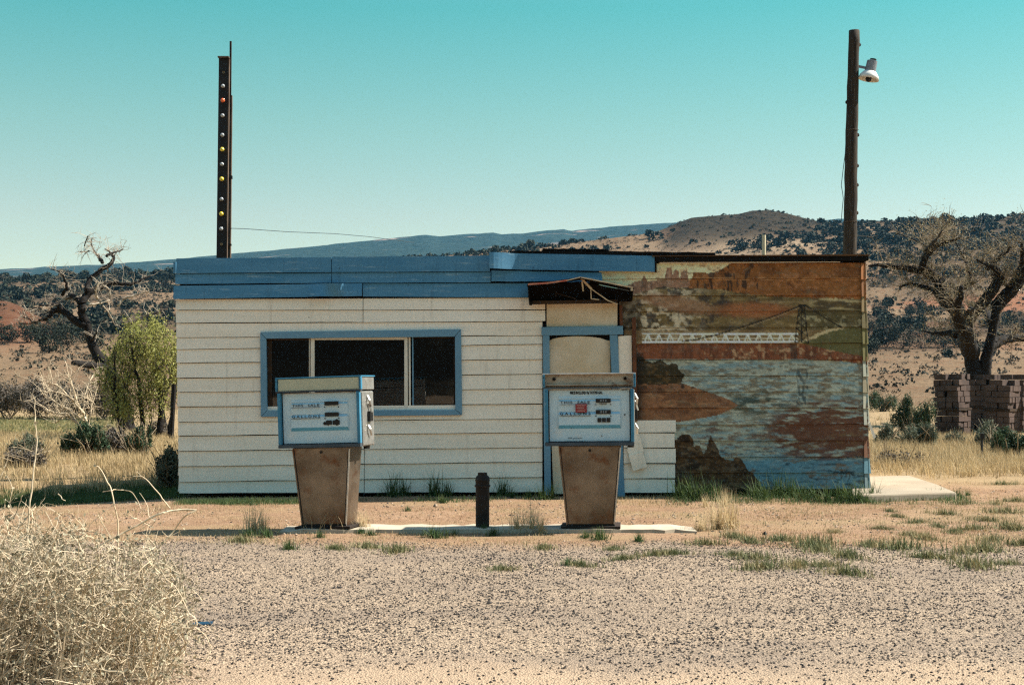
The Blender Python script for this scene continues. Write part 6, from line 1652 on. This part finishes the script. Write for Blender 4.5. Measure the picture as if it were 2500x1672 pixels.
field('green_grass', 504, 900, (440, 800), 16.15, 16.75, 0.055, 0.006, 'grass_green', 'short green grass strip before the left half of the wall', lambda x, y, u_: 0.35 + 0.8 * sstep(0.4, 0.6, fbm(x * 2, y * 2, 15)))
field('green_grass', 505, 500, (800, 1345), 16.4, 17.2, 0.06, 0.006, 'grass_green', 'sparse green grass at the wall foot between the pumps', lambda x, y, u_: sstep(0.45, 0.65, fbm(x * 2, y * 2, 16)))
field('green_grass', 506, 1100, (1640, 2360), 16.0, 17.2, 0.075, 0.006, 'grass_green', 'green grass fringe below the mural', lambda x, y, u_: 0.2 + 0.8 * sstep(0.4, 0.6, fbm(x * 1.5, y * 3, 17)) * sstep(15.9, 16.6, y))
field('short_dry_grass', 507, 20000, (-60, 2560), 12.2, 19.5, 0.038, 0.005, 'grass_dry', 'short dry stubble over the dirt round the pumps', lambda x, y, u_: sstep(0.40, 0.66, fbm(x * 0.9, y * 1.4, 18)) * (1 - 0.75 * sstep(400, 700, u_) * sstep(1500, 1300, u_) * sstep(13.4, 14.4, y)), clump=4, lean=0.6)
field('rust_grass', 511, 5200, (-60, 2560), 12.0, 18.5, 0.030, 0.006, 'grass_rust', 'matted rusty dead grass over the dirt between lot and building', lambda x, y, u_: sstep(0.50, 0.62, fbm(x * 0.8 + 4, y * 1.7, 29)) * (0.25 + 0.75 * np.exp(-((y - 12.75) / 0.5) ** 2) + 0.35 * sstep(1700, 2000, u_)), clump=12, lean=1.0, sp=0.07)
field('shadow_deepening_grass', 512, 5200, (-40, 445), 17.3, 20.6, 0.07, 0.008, 'grass_green', 'dark green grass added to deepen the shade left of the building', lambda x, y, u_: 0.9 + 0 * x, clump=6)  # dark blades added here to deepen the building's cast shadow
field('olive_grass', 508, 7000, (-60, 2560), 12.0, 17.0, 0.035, 0.005, 'grass_olive', 'thin olive grass growing along the gravel edge', lambda x, y, u_: sstep(0.50, 0.68, fbm(x * 1.2, y * 1.8, 19)) * (0.35 + 0.65 * sstep(1300, 1900, u_)), clump=5, lean=0.6)
field('far_dry_grass', 509, 4500, (-80, 2600), 34.0, 85.0, 0.20, 0.03, 'grass_dry', 'far straw grass of the field behind the building', lambda x, y, u_: (0.25 + 0.7 * fbm(x * 0.2, y * 0.2, 20)) * ((u_ < 440) * (y > 53) + (u_ > 2105)), clump=4, sp=0.15)

# ------------------------------------------------------------------ dry bush in the left foreground
rng = np.random.default_rng(81)
FD = 6.6
fb = empty('dry_bush', (gx(150, FD), FD, 0)); tag(fb, 'big tangled straw-coloured dry bush in the left foreground', 'bush')
mb = MB(); tips = []; mb2 = MB()
def crown_row(px):    # photograph row of the bush top over column px
    return np.interp(px, [-300, 0, 90, 200, 300, 390, 450, 500, 540], [1180, 1215, 1240, 1250, 1275, 1300, 1370, 1480, 1640]) + 70 * (vnoise(np.asarray(px) / 42.0, 0.5, 77) - 0.35)
for q in range(330):
    px = rng.uniform(-260, 420); d = FD + rng.normal(0, 0.28)
    base = np.array((gx(px, d), d, 0.0))
    tx = px + rng.normal(0, 130) + 20
    ty = crown_row(tx) + abs(rng.normal(0, 1)) * 150 + 25 - (60 if rng.uniform() < 0.12 else 0)
    if tx > 505 or ty > 1660: continue
    tgt = P(tx, ty, d + rng.normal(0, 0.25))
    ctl = (base + tgt) / 2 + np.array((rng.normal(0, 0.13), rng.normal(0, 0.1), 0.10 + rng.normal(0, 0.10)))
    t = np.linspace(0, 1, 8)[:, None]
    pts = (1 - t) ** 2 * base + 2 * t * (1 - t) * ctl + t ** 2 * tgt + rng.normal(0, 0.009, (8, 3))
    mb.tube(pts, np.linspace(0.0040, 0.0015, 8), 4, cap=False)
    for _ in range(9):
        p = pts[rng.integers(1, 8)]
        s = twig(mb, rng, p, rng.normal(0, 1, 3) * np.array((1.2, 1, 0.8)) + np.array((0.05, 0, 0.1)), rng.uniform(0.08, 0.26), 0.0021, 5, 0.7, grav=0.3)
        tips.append(s[1:])
        for _ in range(2): tips.append(twig(mb, rng, s[rng.integers(1, 5)], rng.normal(0, 1, 3), rng.uniform(0.04, 0.14), 0.0015, 3, 0.6)[1:])
mk('stems', mb, MAT['twig_pale'], fb)
# the long stalks standing clear of the bush
mb = MB()
for path in ([(66, 1300, 2.8), (72, 1180, 2.6), (78, 1090, 2.2), (76, 1030, 1.9), (75, 970, 1.2)], [(77, 1102, 1.6), (60, 1094, 1.3), (32, 1090, 1)], [(78, 1113, 1.6), (98, 1106, 1.3), (120, 1100, 1)], [(-15, 1200, 1.8), (5, 1150, 1.6), (20, 1108, 1.1)], [(286, 1370, 2.5), (288, 1280, 2.4), (283, 1230, 2.2), (272, 1185, 2), (248, 1140, 1.4), (236, 1138, 1)],
             [(278, 1196, 1.6), (252, 1200, 1)], [(278, 1194, 1.6), (310, 1196, 1.5), (328, 1202, 1.3), (352, 1240, 1)], [(415, 1240, 1.8), (385, 1200, 1.7), (350, 1165, 1.4), (325, 1163, 1)], [(350, 1165, 1.1), (336, 1150, 1)], [(480, 1245, 3.2), (440, 1245, 3.6), (390, 1254, 3.6), (340, 1280, 3.2), (280, 1312, 2.8), (230, 1340, 2.4)], [(480, 1245, 3), (450, 1262, 2.4), (420, 1300, 2.2), (380, 1345, 2), (345, 1370, 1.6)],
             [(440, 1290, 1.6), (425, 1330, 1.5), (405, 1380, 1.4)], [(452, 1470, 2.2), (458, 1510, 2.4), (458, 1560, 2.6), (450, 1600, 2.6)], [(140, 1205, 1.6), (150, 1216, 1.4), (160, 1222, 1)], [(30, 1270, 1.6), (45, 1230, 1.5), (55, 1208, 1.2)], [(500, 1620, 1), (512, 1590, 1.2), (505, 1560, 1.4), (470, 1525, 1.6)], [(240, 1255, 1.4), (260, 1300, 1.6), (275, 1330, 1.6)], [(110, 1250, 1.4), (140, 1300, 1.6), (170, 1330, 1.6)]):
    q = [(*P(a, b_, FD - 0.12), max(r * 0.75, 0.7) / (F / FD)) for a, b_, r in path]
    s = smooth_path(q, 5); s[:, 1] += np.cumsum(rng.normal(0, 0.006, len(s)))
    mb.tube(s[:, :3], s[:, 3], 5); 
    if path[0][0] < 330: tips.append(s[len(s) // 2:, :3])
mk('long_stalks', mb, MAT['twig_pale'], fb)
T = np.concatenate(tips); ok = np.ones(len(T), bool)
lm = MB(); idx = rng.integers(0, len(T), 22000)
C = T[idx] + rng.normal(0, 0.014, (len(idx), 3))
rowp = Y0 - (C[:, 2] - CH) / C[:, 1] * F
C = C[(C[:, 2] > 0.01) & ((rowp > 1250) | (rng.uniform(0, 1, len(C)) < 0.35))]
leaves(lm, rng, C, 0.019, up=0.2, aspect=0.6)
mk('leaves', lm, MAT['twig_leaf'], fb)

# ------------------------------------------------------------------ haze
hz = MB().box((0, 900, 148), (9000, 5000, 310))
m = bpy.data.materials.new('pale_valley_haze'); m.use_nodes = True; nt = m.node_tree; nt.nodes.clear()
out = nt.nodes.new('ShaderNodeOutputMaterial'); pv = nt.nodes.new('ShaderNodeVolumePrincipled')
pv.inputs['Color'].default_value = (0.22, 0.62, 1.0, 1); pv.inputs['Density'].default_value = HAZE
pv.inputs['Anisotropy'].default_value = 0.2
nt.links.new(pv.outputs['Volume'], out.inputs['Volume'])
o = mk('haze', hz, m); tag(o, 'thin blue haze filling the valley air', 'haze', kind='stuff')
